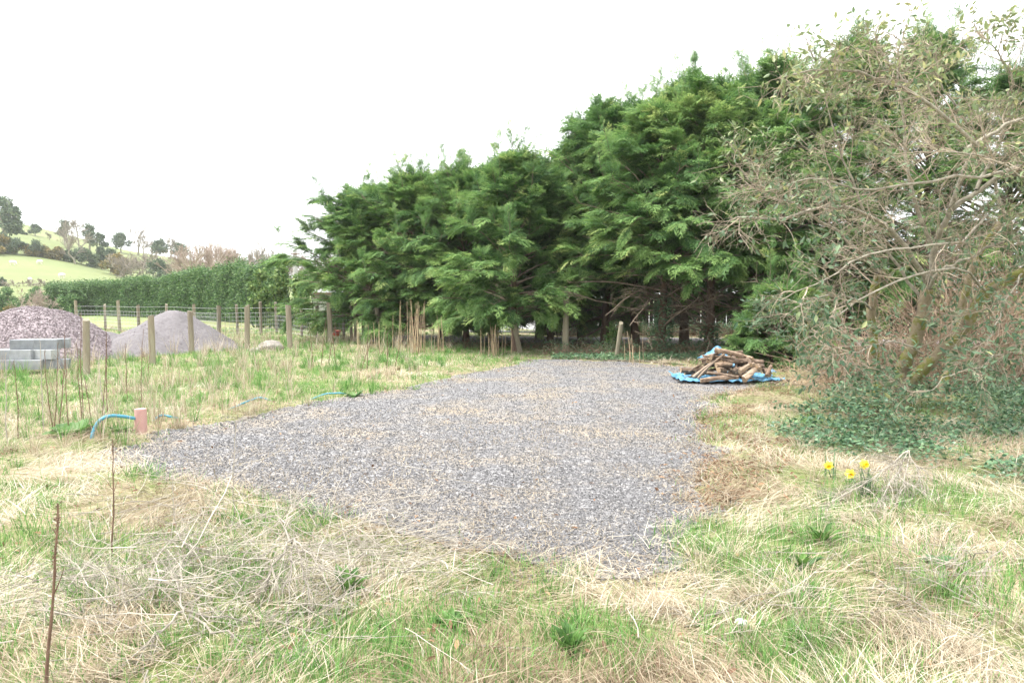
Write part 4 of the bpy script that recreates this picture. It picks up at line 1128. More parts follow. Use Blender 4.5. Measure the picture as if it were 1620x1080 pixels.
for pts, r0, r1 in trunks:
    L = spline(chain(pts), 26); R = np.linspace(r0, r1, 26) * (1 + .10 * np.sin(np.arange(26) * 1.7 + r0 * 99)) ; R[0] *= 1.25
    L += g.normal(scale=.008, size=L.shape)
    v_, f_ = tubes(L[None], R[None], 12); 
    n_ = .82 + .36 * fbm(v_[:, 0] * 3 + v_[:, 1], v_[:, 2] * 2, 2.5, 4)
    c_ = np.repeat(L, 12, 0); v_ = c_ + (v_ - c_) * n_[:, None]
    o = build('trunk', v_, f_, M['mossbark'], root, smooth=True)
LIMB = np.array([spline(chain(p_), 14) for p_, _, _ in lim]); LIMB[:, 1:] += g.normal(scale=.02, size=LIMB[:, 1:].shape)
RL = np.array([np.linspace(a, b_, 14) for _, a, b_ in lim]) * .82
v_, f_ = tubes(LIMB, RL, 8); build('limbs', v_, f_, M['greybark'], root, smooth=True, attrs={'v': np.full(len(v_), .6)})
TRK = np.array([spline(chain(p_), 14) for p_, _, _ in trunks])
B1, _, _ = grow(LIMB, 20, (.4, 1.15), (.35, 1.1), .015, g, K=7, tmin=.10, jit=.13, lentaper=.72)
B1b, _, _ = grow(TRK, 6, (.6, 1.4), (.5, 1.2), .0, g, K=7, tmin=.35, jit=.14, lentaper=.2)
B1 = np.concatenate([B1, B1b])
_z = B1[:, 2, 2]; _px = W / 2 + F * B1[:, 2, 0] / B1[:, 2, 1]
B1 = B1[g.random(len(B1)) < np.where((_z < 2.1) & (_px > 1370) & (_px < 1560), .35, np.where(_z < 2.0, .7, 1.0))]
B2, _, _ = grow(B1, 6, (.2, .6), (.35, 1.15), -.01, g, K=5, tmin=.15, jit=.15, lentaper=.3)
B3, _, _ = grow(B2, 4, (.08, .30), (.4, 1.2), .02, g, K=4, tmin=.15, jit=.18, lentaper=.2)
parts = [tubes(B1, taper(len(B1), 7, g.uniform(.005, .010, len(B1)), .0025), 5), tubes(B2, taper(len(B2), 5, .0034, .0017), 3), tubes(B3, taper(len(B3), 4, .0020, .0011), 3)]
v_, f_ = merge(parts)
at = np.concatenate([tube_attr(g.uniform(.2, 1, len(B1)), 7, 5), tube_attr(g.uniform(0, 1, len(B2)), 5, 3), tube_attr(g.uniform(0, 1, len(B3)), 4, 3)])
build('twigs', v_, f_, M['twig'], root, attrs={'v': at})
def leaves_on(L, n, size, tmin=.4, keep=1.0, droop=-.15):
    N = len(L); i = np.repeat(np.arange(N), n); i = i[g.random(len(i)) < keep]
    t_ = g.uniform(tmin, 1, len(i)); K_ = L.shape[1]; s_ = t_ * (K_ - 1); k_ = np.minimum(s_.astype(int), K_ - 2); f_ = (s_ - k_)[:, None]
    p_ = L[i, k_] * (1 - f_) + L[i, k_ + 1] * f_; d_ = nrm(L[i, k_ + 1] - L[i, k_])
    fw = nrm(d_ * .6 + g.normal(scale=.6, size=p_.shape) + [0, 0, droop])
    return p_, fw, size * g.uniform(.55, 1.3, len(i))
# leafiness varies from branch to branch
lf = fbm(B3[:, 0, 0] * 1.0 + 5, B3[:, 0, 2] * 1.0 + B3[:, 0, 1] * .4, 1.1, 17)
lowb = sm(2.3, 1.0, B3[:, 0, 2])
sel = g.random(len(B3)) < np.clip((lf - .33) * 2.2 + .85 * lowb, .10, 1)
p1_, f1_, s1_ = leaves_on(B3[sel], 3, .084, .2, .62); p2_, f2_, s2_ = leaves_on(B2, 2, .084, .3, .28)
P = np.concatenate([p1_, p2_]); FW = np.concatenate([f1_, f2_]); SZ = np.concatenate([s1_, s2_])
v_, f_ = scatter(LEAF_V, LEAF_F, basis(FW, nrm(g.normal(scale=.6, size=P.shape) + [0, 0, 1])), P, SZ)
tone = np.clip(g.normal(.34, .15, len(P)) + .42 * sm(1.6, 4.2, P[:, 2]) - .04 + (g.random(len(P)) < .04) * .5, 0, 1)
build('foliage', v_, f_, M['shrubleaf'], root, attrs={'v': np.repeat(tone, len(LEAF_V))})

# brown bramble thicket behind the shrub
def thicket(px0, px1, Y0, Y1, hpy, n, label, mat_, seed, cat='brambles', name='bramble_thicket', leafn=0, tilt=.35):
    g_ = np.random.default_rng(seed); px = g_.uniform(px0, px1, n); Y = g_.uniform(Y0, Y1, n); X = (px - W / 2) / F * Y
    root = empty(name, ((px0 + px1 - W) / 2 / F * Y0, Y0, 0), label, cat)
    h = (CAMZ + (470 - hpy) / F * Y) * g_.uniform(.5, 1.05, n); K = 7
    L = np.empty((n, K, 3)); L[:, 0] = np.stack([X, Y, gh(X, Y) - .02], 1)
    d = nrm(g_.normal(scale=tilt, size=(n, 3)) * [1, 1, 0] + [0, 0, 1]); cur = g_.normal(scale=.12, size=(n, 3)) * [1, 1, .6]
    for i in range(1, K):
        d = nrm(d + cur + g_.normal(scale=.07, size=(n, 3))); L[:, i] = L[:, i - 1] + d * (h / (K - 1))[:, None]
    B, _, _ = grow(L, 4, (.15, .55), (.4, 1.1), -.03, g_, K=4, tmin=.2, jit=.18)
    v_, f_ = merge([tubes(L, taper(n, K, .006, .003), 4), tubes(B, taper(len(B), 4, .0035, .0018), 3)])
    build('stems', v_, f_, mat_, root, attrs={'v': np.concatenate([tube_attr(g_.random(n), K, 4), tube_attr(g_.random(len(B)), 4, 3)])})
    if leafn:
        i = g_.integers(0, len(B), leafn); P_ = B[i, -1] + g_.normal(scale=.04, size=(leafn, 3))
        leafcloud(P_, .06, g_, M['ivy'], 'foliage', root)
thicket(1480, 1760, 11.0, 12.6, 360, 700, 'brown dry bramble thicket behind the right side of the twiggy tree', M['redtwig'], 1, leafn=900)
thicket(1310, 1480, 11.2, 12.4, 470, 330, 'tangle of reddish dry stems between the mossy trunks', M['redtwig'], 2, leafn=500, tilt=.6)
thicket(1240, 1350, 11.5, 12.8, 560, 90, 'low heap of pale dead stems left of the mossy trunks', M['cane'], 3, tilt=.9)
# undergrowth along the lane and the gravel edge
thicket(860, 1230, 18.4, 19.3, 548, 420, 'low brown undergrowth along the far gravel edge', M['redtwig'], 4, cat='undergrowth', name='undergrowth', leafn=3800, tilt=.6)
thicket(640, 860, 21.0, 22.0, 548, 300, 'low brown undergrowth under the left conifers', M['redtwig'], 5, cat='undergrowth', name='undergrowth', leafn=1800, tilt=.6)
thicket(900, 1330, 26.8, 28.0, 508, 900, 'dark weeds along the foot of the board fence', M['redtwig'], 6, cat='undergrowth', name='undergrowth', leafn=14000, tilt=.5)

# ------------------------------------------------------------------ dry canes by the conifers
def canes(px, by, ty, wpx, n, label, seed):
    g_ = np.random.default_rng(seed); p = onG(px, by); Y = p[1]; w = wpx / F * Y
    root = empty('dry_cane_clump', tuple(p), label, 'dry canes', 'dry cane clumps in front of the conifers')
    x = p[0] + g_.normal(scale=w * .4, size=n); y = Y + g_.normal(scale=.2, size=n); h = (by - ty) / F * Y * g_.uniform(.55, 1.02, n); K = 5
    L = np.empty((n, K, 3)); L[:, 0] = np.stack([x, y, gh(x, y) - .02], 1); d = nrm(g_.normal(scale=.07, size=(n, 3)) * [1, 1, 0] + [0, 0, 1])
    for i in range(1, K): d = nrm(d + g_.normal(scale=.02, size=(n, 3))); L[:, i] = L[:, i - 1] + d * (h / (K - 1))[:, None]
    v_, f_ = tubes(L, taper(n, K, g_.uniform(.006, .013, n), .004), 5)
    build('canes', v_, f_, M['cane'], root, attrs={'v': np.repeat(g_.random(n), K * 5)})
canes(658, 562, 474, 26, 26, 'tallest clump of dry canes at the conifer edge', 1)
canes(695, 560, 500, 12, 9, 'sparse thin canes right of the tallest clump', 2)
canes(782, 564, 508, 20, 22, 'short dark clump of dry canes under the conifers', 3)
canes(604, 560, 500, 60, 9, 'scattered dry canes left of the tallest clump', 4)
canes(1005, 575, 520, 24, 8, 'thin grey canes by the ivy wrapped trunk', 5)

# ------------------------------------------------------------------ weed stalks
def stalk(px, by, ty, lean, r, label, seed, head=False, group='dead weed stalks in the rough grass', twigs=5, dark=True):
    g_ = np.random.default_rng(seed); p = onG(px, by); Y = p[1]; h = (by - ty) / F * Y; K = 9
    t_ = np.linspace(0, 1, K)[:, None]
    L = p + np.array([lean / F * Y, g_.uniform(-.05, .05), h]) * t_ + np.concatenate([np.cumsum(g_.normal(scale=.006, size=(K, 2)), 0), np.zeros((K, 1))], 1)
    L[0, 2] -= .03
    parts_ = [tubes(L[None], taper(1, K, r, r * .45) * (1 + .15 * (np.arange(K) % 2)), 6)]
    B, _, _ = grow(L[None], twigs, (.05, .16), (.25, .6), .05, g_, K=4, tmin=.35, jit=.1)
    parts_.append(tubes(B, taper(len(B), 4, r * .45, r * .2), 4))
    if head:
        S = L[None, -4:]; n_ = 130; i = g_.uniform(0, 2.99, n_); k_ = i.astype(int); q_ = S[0, k_] + (S[0, k_ + 1] - S[0, k_]) * (i - k_)[:, None] + g_.normal(scale=.004, size=(n_, 3))
        parts_.append(scatter(KITE_V, KITE_F, randrot(n_, g_), q_, np.full(n_, .012)))
    v_, f_ = merge(parts_)
    o = build('weed_stalk', v_, f_, M['stalk' if dark else 'brush'], loc=tuple(p), attrs={'v': np.full(len(v_), .5)}); tag(o, label, 'weed stalk', group)
stalk(72, 1128, 808, 32, .0065, 'tall dark seed stalk at the bottom left, closest to the camera', 1, head=True, group=None, twigs=3)
stalk(180, 892, 694, 12, .005, 'dark knotted stalk standing in front of the gravel corner', 2, head=False, group=None, twigs=6)
STK = [(30, 700, 575, -3, 1), (68, 690, 545, 4, 0), (82, 694, 560, -6, 1), (88, 688, 552, 6, 1), (98, 690, 560, 8, 1), (110, 692, 535, -6, 1), (128, 688, 548, -3, 1), (134, 684, 500, 1, 1),
       (163, 690, 545, 6, 1), (170, 682, 520, 4, 1), (200, 640, 545, 4, 1), (222, 648, 520, 6, 1), (236, 600, 540, 4, 1), (12, 706, 560, 3, 0), (168, 676, 560, -8, 0), (150, 690, 600, -14, 1)]
for i, a in enumerate(STK):
    stalk(a[0], a[1], a[2], a[3], .0055, 'brown dead weed stalk in the loose group left of the terracotta duct' if i < 10 or i > 12 else 'brown dead weed stalk in the green grass behind the terracotta duct', 10 + i, dark=bool(a[4]),
          group='dead weed stalks left of the duct' if i < 10 or i > 12 else 'dead weed stalks behind the duct')
STK = [(496, 585, 520, -4), (508, 580, 508, 8), (520, 578, 515, 12), (532, 585, 530, -6), (580, 590, 515, 4), (612, 588, 530, 2), (622, 590, 505, 25), (572, 592, 540, 18)]
for i, a in enumerate(STK):
    stalk(*a[:4], .008, 'brown dead weed stalk in the far grass near the left conifers', 40 + i, group='dead weed stalks near the left conifers')
stalk(845, 765, 690, 8, .003, 'thin dry stalk growing out of the middle of the gravel', 60, group=None, dark=False)
stalk(372, 830, 668, 4, .004, 'pale feathery dead stalk at the near left edge of the gravel', 61, group=None, dark=False, twigs=16)
stalk(284, 865, 745, 2, .003, 'thin pale stalk among the fallen dead branches', 62, group=None, dark=False)

# ------------------------------------------------------------------ dead brush lying in the grass
def brush(pts, r0, label, seed, n1=8, l1=(.12, .4), n2=4, _k=.62, name='dead_branch', mat_='brush', sag=-.05, extra=None):
    g_ = np.random.default_rng(seed); Ls = []; r0 *= _k; n1 = int(n1 * 1.6); n2 += 1
    for line_ in (pts if isinstance(pts[0], list) else [pts]):
        q_ = []
        for a, b_, z in line_:
            pp = G(a, b_, z); pp[2] = z + gh1(pp[0], pp[1]); q_.append(pp)
        Ls.append(spline(q_, 10))
    Ls = np.array(Ls); Ls[:, 1:-1] += g_.normal(scale=.008, size=Ls[:, 1:-1].shape)
    B1, _, _ = grow(Ls, n1, l1, (.3, .9), sag, g_, K=5, tmin=.15, jit=.15, lentaper=.3)
    B2, _, _ = grow(B1, n2, (l1[0] * .5, l1[1] * .5), (.3, 1.0), sag, g_, K=4, tmin=.2, jit=.2)
    for B in (B1, B2): B[..., 2] = np.maximum(B[..., 2], gh(B[..., 0], B[..., 1]) + .006)
    v_, f_ = merge([tubes(Ls, taper(len(Ls), 10, r0, r0 * .4), 6), tubes(B1, taper(len(B1), 5, r0 * .5, r0 * .22), 4), tubes(B2, taper(len(B2), 4, r0 * .26, r0 * .12), 3)])
    o = build(name, v_, f_, M[mat_], loc=tuple(Ls[0, 0]), attrs={'v': np.concatenate([tube_attr(g_.random(len(Ls)), 10, 6), tube_attr(g_.random(len(B1)), 5, 4), tube_attr(g_.random(len(B2)), 4, 3)])})
    tag(o, label, 'dead branch')
brush([[(466, 862, .26), (462, 900, .18), (458, 960, .07), (455, 1010, .02)], [(466, 862, .26), (436, 900, .2), (420, 950, .06)], [(466, 868, .25), (505, 905, .16), (535, 970, .04)],
       [(466, 864, .26), (484, 930, .12), (490, 990, .02)], [(462, 870, .24), (448, 830, .3), (470, 800, .34)]], .009, 'bleached dead branch fanning downwards like a claw, centre of the fallen brush', 1, 9, (.10, .32), 4)
brush([(368, 757, .30), (330, 838, .26), (273, 918, .16), (215, 962, .06), (172, 1000, .02)], .007, 'long pale dead stem slanting from the gravel edge down to the left', 2, 8, (.15, .4), 4)
brush([(276, 845, .12), (310, 872, .12), (360, 892, .04)], .010, 'short thick broken stem behind the slanting one', 3, 6, (.08, .22), 3)
brush([[(291, 986, .10), (240, 1030, .07), (190, 1076, .02)], [(291, 986, .10), (283, 950, .12), (272, 915, .13)], [(296, 984, .08), (350, 994, .06), (420, 998, .02)], [(300, 992, .08), (370, 1025, .05), (470, 1062, .01)]], .009,
      'four armed dead branch at the bottom left', 4, 9, (.12, .34), 4)
brush([[(200, 985, .02), (160, 960, .10), (120, 900, .14)], [(240, 960, .03), (250, 900, .16), (280, 850, .22)]], .006, 'fine twiggy dead plant left of the slanting stem', 5, 10, (.12, .35), 5)
brush([[(520, 880, .04), (620, 868, .08), (750, 855, .05)], [(505, 900, .03), (610, 880, .1), (730, 868, .06)], [(500, 872, .05), (580, 850, .09), (700, 822, .03)]], .005, 'bundle of flattened pale stems below the gravel', 6, 12, (.2, .5), 2)
brush([(655, 793, .012), (700, 778, .02), (742, 762, .012)], .008, 'thin curved stick lying on the gravel', 7, 2, (.05, .15), 1)
brush([(1113, 735, .02), (1112, 765, .03), (1150, 790, .03), (1185, 812, .02)], .007, 'crooked pale stick along the right edge of the gravel', 8, 3, (.05, .2), 1)
brush([(1085, 1000, .03), (1140, 975, .05), (1215, 955, .04), (1255, 948, .02)], .008, 'pale stick lying in the right foreground grass', 9, 4, (.08, .25), 2)
brush([(1322, 985, .03), (1390, 972, .05), (1450, 955, .04)], .006, 'thin pale stem right of the pale stick', 10, 4, (.1, .3), 2)
brush([(590, 800, .02), (625, 765, .12), (640, 740, .2)], .004, 'thin forked twig at the near gravel edge', 11, 5, (.08, .2), 2)
brush([[(1437, 724, .27), (1400, 752, .2), (1355, 785, .1), (1300, 812, .02)], [(1437, 724, .27), (1418, 760, .18), (1392, 800, .06), (1380, 820, .02)], [(1437, 726, .26), (1452, 762, .14), (1462, 790, .03)],
       [(1437, 724, .26), (1385, 765, .16), (1320, 800, .02)], [(1438, 724, .26), (1430, 770, .12), (1425, 800, .02)]], .0075, 'bent over dead plant forming a small tent beside the daffodils', 12, 24, (.14, .42), 6)
brush([[(1560, 880, .25), (1520, 905, .1), (1480, 960, .02)], [(1600, 860, .2), (1560, 900, .1), (1545, 940, .02)], [(1540, 850, .16), (1500, 900, .08), (1455, 935, .02)]], .006, 'tangle of pale dead stems at the right edge', 13, 10, (.12, .35), 3)
brush([[(1255, 545, .9), (1290, 575, .5), (1340, 620, .02)], [(1320, 560, .6), (1345, 590, .3), (1360, 640, .02)]], .006, 'dead stems drooping to the ground left of the mossy trunks', 14, 8, (.15, .5), 3)
brush([(1198, 618, .03), (1262, 612, .05), (1310, 606, .1), (1370, 560, .5)], .010, 'long grey branch on the ground right of the tarpaulin', 15, 7, (.15, .5), 3)

# mat of fine dead twigs and stems over the left foreground
g = np.random.default_rng(222)
def tangle(cpx, rx, ry, n, label, L=(.25, .7), hmax=.22):
    px = g.normal(cpx[0], rx, n); py = g.normal(cpx[1], ry, n); py = np.clip(py, 780, 1110)
    pts = np.array([G(a, b_) for a, b_ in zip(px, py)]); K = 6; Ls = np.empty((n, K, 3)); Ls[:, 0] = pts + np.stack([0 * px, 0 * px, gh(pts[:, 0], pts[:, 1]) + g.uniform(.01, hmax, n)], 1)
    a = g.uniform(0, 2 * pi, n); d = nrm(np.stack([np.cos(a), np.sin(a), g.normal(scale=.25, size=n)], 1)); l = g.uniform(*L, n)
    for i in range(1, K): d = nrm(d + g.normal(scale=.13, size=(n, 3)) - [0, 0, .05]); Ls[:, i] = Ls[:, i - 1] + d * (l / (K - 1))[:, None]
    B1, _, _ = grow(Ls, 4, (.08, .28), (.3, .9), -.03, g, K=4, tmin=.1, jit=.15)
    B2, _, _ = grow(B1, 3, (.04, .12), (.3, 1.0), -.02, g, K=3, tmin=.2, jit=.2)
    for B in (Ls, B1, B2): B[..., 2] = np.maximum(B[..., 2], gh(B[..., 0], B[..., 1]) + .008)
    v_, f_ = merge([tubes(Ls, taper(n, K, g.uniform(.0018, .004, n), .0012), 5), tubes(B1, taper(len(B1), 4, .0017, .0009), 3), tubes(B2, taper(len(B2), 3, .0010, .0006), 3)])
    o = build('dead_twig_mat', v_, f_, M['brush'], attrs={'v': np.concatenate([tube_attr(g.random(n), K, 5), tube_attr(g.random(len(B1)), 4, 3), tube_attr(g.random(len(B2)), 3, 3)])}); tag(o, label, kind='stuff')
tangle((430, 910), 150, 70, 270, 'mat of fine bleached dead twigs over the left foreground grass')
tangle((1400, 940), 190, 70, 100, 'thin scatter of bleached dead stems in the right foreground grass', L=(.12, .38), hmax=.07)
tangle((120, 960), 120, 70, 90, 'dead stems in the grass at the bottom left corner', hmax=.12)

# ------------------------------------------------------------------ daffodils
M['yellow'] = leafmat('daffodil_petal', [(0, (.82, .70, .07)), (1, (.86, .78, .20))], .5, .3, .2)
M['trumpet'] = leafmat('daffodil_trumpet', [(0, (.86, .60, .02)), (1, (.90, .68, .04))], .5, .2, .2)
M['bluegreen'] = leafmat('daffodil_leaf', [(0, (.06, .14, .06)), (1, (.15, .25, .13))], .5, .3, .3)
def daffodil(px, py, bpx, bpy_, label, seed, face, nleaf):
    g_ = np.random.default_rng(seed); b = onG(bpx, bpy_); Y = b[1]; c = A(px, py, Y - .02)
    root = empty('daffodil', tuple(b), label, 'daffodil')
    fdir = nrm(np.array(face, float)); 
    L = spline([b - [0, 0, .02], b * .5 + c * .5 + [g_.uniform(-.01, .01), .01, 0], c - fdir * .05 + [0, 0, -.008], c - fdir * .012], 14)
    v_, f_ = tubes(L[None], taper(1, 14, .0045, .0035), 8); build('stem', v_, f_, M['bluegreen'], root, smooth=True, attrs={'v': np.full(len(v_), .4)})
    s_ = nrm(np.cross(fdir, [0, 0, 1.0])); u_ = np.cross(s_, fdir)
    an = np.arange(6) * pi / 3 + g_.uniform(0, 1); R = np.cos(an)[:, None] * s_ + np.sin(an)[:, None] * u_
    pv, pf = scatter(LEAF_V * [1, 2.3, 1.5], LEAF_F, basis(nrm(R + fdir * g_.uniform(-.15, .25, (6, 1))), np.repeat(fdir[None], 6, 0)), np.repeat(c[None], 6, 0) , np.full(6, .043))
    build('petals', pv, pf, M['yellow'], root, attrs={'v': g_.random(len(pv))})
    T = np.array([c, c + fdir * .012, c + fdir * .030, c + fdir * .036]); v_, f_ = tubes(T[None], [[.007, .011, .013, .019]], 14)
    v_ = v_.reshape(4, 14, 3); v_[3] += fdir * (.004 * np.cos(np.arange(14) * pi))[:, None]
    build('trumpet', v_.reshape(-1, 3), f_, M['trumpet'], root, attrs={'v': np.full(56, .5)})
    n = nleaf; P_ = b + np.concatenate([g_.normal(scale=.02, size=(n, 2)), np.full((n, 1), -.01)], 1)
    v_, f_, k_ = ribbons(P_, g_.uniform(0, 2 * pi, n), g_.uniform(.2, .32, n), np.full(n, .016), g_.uniform(0, .2, n), g_.uniform(.2, .8, n), g_, K=5)
    build('leaves', v_, f_, M['bluegreen'], root, attrs={'v': g_.random(len(v_))})
daffodil(1345, 749, 1366, 800, 'frontmost daffodil bloom of the pair beside the bent dead plant', 1, (-.25, -1, -.05), 8)
daffodil(1367, 734, 1372, 796, 'taller daffodil of the pair beside the bent dead plant', 2, (.1, -1, .1), 9)
daffodil(1311, 736, 1316, 768, 'single daffodil standing left of the pair', 3, (-.4, -1, -.1), 4)

# broad leaved weed at the pipe
def rosette(px, py, n, size, label, seed, mat_='weedleaf', w=.30, name='broadleaf_weed', lift=(.9, 1.35)):
    g_ = np.random.default_rng(seed); b = onG(px, py); an = np.arange(n) * 2.4 + g_.uniform(-.3, .3, n)
    el = pi / 2 - g_.uniform(*lift, n)
    fw = np.stack([np.cos(an) * np.cos(el), np.sin(an) * np.cos(el), np.sin(el)], 1)
    v_, f_ = scatter(LEAF_V * [1, w / .2, 1.6], LEAF_F, basis(fw, np.tile([0, 0, 1.0], (n, 1))), np.tile(b, (n, 1)), size * g_.uniform(.6, 1.15, n))
    o = build(name, v_, f_, M[mat_], loc=tuple(b), attrs={'v': np.repeat(g_.random(n), len(LEAF_V))}); tag(o, label, 'weed')
rosette(112, 696, 13, .30, 'large leaved green weed at the foot of the dead stalks', 1, w=.34)
rosette(190, 692, 16, .16, 'small leafy weed between the blue pipe and the duct', 2)
rosette(548, 950, 16, .16, 'dark green upright weed right of the claw shaped branch', 3, w=.16, lift=(.2, 1.0))
rosette(1300, 875, 16, .15, 'green bulb leaves sprouting below the daffodils', 4, w=.14, lift=(.2, 1.0))
rosette(1268, 915, 14, .15, 'second clump of green bulb leaves, lower left of the first', 5, w=.14, lift=(.2, 1.0))
rosette(902, 1052, 16, .14, 'bright green leafy weed at the bottom centre', 6, w=.16, lift=(.1, .9))
rosette(712, 1000, 18, .12, 'feathery low green weed left of the bottom centre', 7, w=.2)
rosette(1480, 905, 10, .10, 'round leaved dark weed at the lower right', 8, 'ivy', .4)
rosette(560, 628, 12, .2, 'small weed at the far left gravel edge', 9)

# ------------------------------------------------------------------ grass and other ground cover (nobody could count it)
rg = np.random.default_rng(1234)
PATCH = [(560, 1045, .50, .30), (1100, 850, .25, .15), (1440, 800, .5, .3), (1560, 945, .45, .3), (1270, 1050, .3, .2), (720, 1000, .3, .2), (150, 600, 1.2, 1.4), (310, 575, 1.6, 1.4), (60, 640, .6, .8), (250, 640, .7, .9),
         (700, 570, 1.8, 1.2), (770, 574, 1.5, .9), (600, 580, .6, .6), (20, 880, .4, .3), (350, 920, .4, .25), (440, 830, .35, .3), (190, 900, .5, .3), (1180, 890, .4, .25), (1320, 870, .4, .2), (920, 1040, .3, .2), (480, 620, 1.0, .8), (400, 600, 1.2, 1.2)]
PW = [(G(a, b)[:2], c, d) for a, b, c, d in PATCH]
def greenness(x, y):
    g0 = sm(.47, .62, fbm(x, y, 1.3, 51, 3)) * .45
    for c, rx, ry in PW:
        d = ((x - c[0]) / (rx * 1.25)) ** 2 + ((y - c[1]) / (ry * 1.6)) ** 2
        g0 = np.maximum(g0, np.exp(-d * d * .8) * (.8 + .4 * vn(x, y, 3, 3)))
    far = sm(8, 12, y) * (x < 0)
    g0 = g0 + far * .60 * sm(.35, .6, fbm(x, y, .8, 77, 3))
    g0 = g0 + .6 * sm(17, 21, y) * (x < 2)
    return np.clip(g0, 0, 1)
def samp(n, y0=2.15, y1=34.0, a=-.5, rg=rg):
    u = rg.random(n); e = a + 1
    y = (y0 ** e + u * (y1 ** e - y0 ** e)) ** (1 / e)
    x = rg.uniform(-1, 1, n) * (.80 * y + .9)
    return x, y
def shade_out(x, y):           # bare ground under the conifers and beyond
    lx0 = 19.6 + np.where(x < 0, 2.0, 0)
    return (y > lx0) & (x > -5.2)
def place_grass(n, keepf, Lr, wr, t0, t1, mat_, name, label, comb=0, K=3, yr=(2.15, 34), clump=0, vfun=None, a=-.5, wk=.10):
    x, y = samp(n, *yr, a=a)
    s = pad_sd(x, y) + .60 * (fbm(x, y, 1.6, 31, 3) - .5)
    p = keepf(x, y) * np.where(s > .0, 1.0, np.where(s > -.45, .55 * sm(-.45, 0, s) ** 2, .0))
    p = np.where(shade_out(x, y), p * .12, p)
    k = rg.random(n) < p; x = x[k]; y = y[k]
    if clump:
        m_ = clump; r_ = .035 * rg.random(len(x) * m_) ** .5 * 1.6; th = rg.uniform(0, 2 * pi, len(x) * m_)
        hd = th + rg.normal(scale=.5, size=len(th)); x = np.repeat(x, m_) + r_ * np.cos(th); y = np.repeat(y, m_) + r_ * np.sin(th)
        sc = np.repeat(rg.uniform(.6, 1.25, k.sum()), m_)
    else:
        hd = rg.uniform(0, 2 * pi, len(x)); sc = 1
        if comb: hd = vn(x, y, 1.1, 5) * 4 * pi + rg.normal(scale=comb, size=len(x))
    n_ = len(x); L = rg.uniform(*Lr, n_) * sc; wd = rg.uniform(*wr, n_) * (1 + wk * y)
    P = np.stack([x, y, gh(x, y) - .008 + (rg.uniform(0, .05, n_) if comb else 0)], 1)
    v_, f_, kk = ribbons(P, hd, L, wd, rg.uniform(*t0, n_), rg.uniform(*t1, n_), rg, K=K)
    vv = np.clip(rg.normal(.5, .24, n_) if vfun is None else vfun(x, y, n_), 0, 1)
    o = build(name, v_, f_, mat_, attrs={'v': np.repeat(vv, kk)}); tag(o, label, kind='stuff')
    return n_
vs_ = lambda x, y, n: rg.normal(.50, .20, n) + .48 * (fbm(x, y, 1.1, 13, 3) - .5) * 2
c1_ = place_grass(270000, lambda x, y: (1 - .82 * greenness(x, y)), (.08, .28), (.0016, .0034), (1.0, 1.5), (1.35, 1.9), M['straw'], 'dry_grass', 'matted straw coloured dry grass', comb=.7, vfun=vs_)
c2_ = place_grass(330000, lambda x, y: greenness(x, y) ** 1.0 * .95 + .05, (.04, .15), (.002, .0036), (.0, .6), (.4, 1.3), M['green'], 'green_grass', 'fresh green grass growing through the dry mat', vfun=lambda x, y, n: rg.normal(.50, .22, n) + .1)
c3_ = place_grass(1700, lambda x, y: .25 + .75 * sm(.45, .65, fbm(x, y, .9, 23, 2)), (.10, .32), (.0016, .0032), (.15, .9), (1.0, 2.2), M['straw'], 'dry_tussocks', 'arching tussocks of dry grass', clump=46, K=5, vfun=vs_)
c4_ = place_grass(2300, lambda x, y: greenness(x, y), (.07, .20), (.0018, .0034), (.1, .7), (.5, 1.5), M['green'], 'green_tussocks', 'tufts of longer green grass', clump=34, K=3)
print('blades', c1_, c2_, c3_, c4_)
# tall dry grass in the left field
place_grass(1500, lambda x, y: (x < -1.8) * sm(6, 8.5, y) * (.3 + .7 * sm(.4, .6, fbm(x, y, .7, 61, 2))), (.35, .8), (.002, .0035), (.0, .35), (.2, 1.5), M['straw'], 'tall_dry_grass', 'tall pale dry grass stems in the left field', clump=18, K=5, yr=(6, 26), a=0)

place_grass(1500, lambda x, y: (x < -1.2) * sm(5.5, 8, y) * (.15 + .85 * sm(.45, .6, fbm(x, y, .8, 67, 2))), (.14, .38), (.002, .004), (.0, .4), (.4, 1.3), M['green'], 'tall_green_tufts', 'tall fresh green tufts on the left bank', clump=30, K=3, yr=(5.5, 24), a=0)
# pebbles
x, y = samp(320000, 3.6, 17.5, a=-1.3)
s = pad_sd(x, y) + .60 * (fbm(x, y, 1.6, 31, 3) - .5); k = (s < -.02) | ((s < .25) & (rg.random(len(x)) < .12)); x = x[k]; y = y[k]
S = (.0042 + .0070 * rg.random(len(x)) ** 2.4) * (1 + .045 * y)
P = np.stack([x, y, gh(x, y) + .012 + S * .25], 1)
v, f, a_ = stones(P, S, rg); print('stones', len(P))
o = build('gravel_stones', v, f, M['stone'], attrs={'v': a_}); tag(o, 'loose grey crushed gravel stones', kind='stuff')

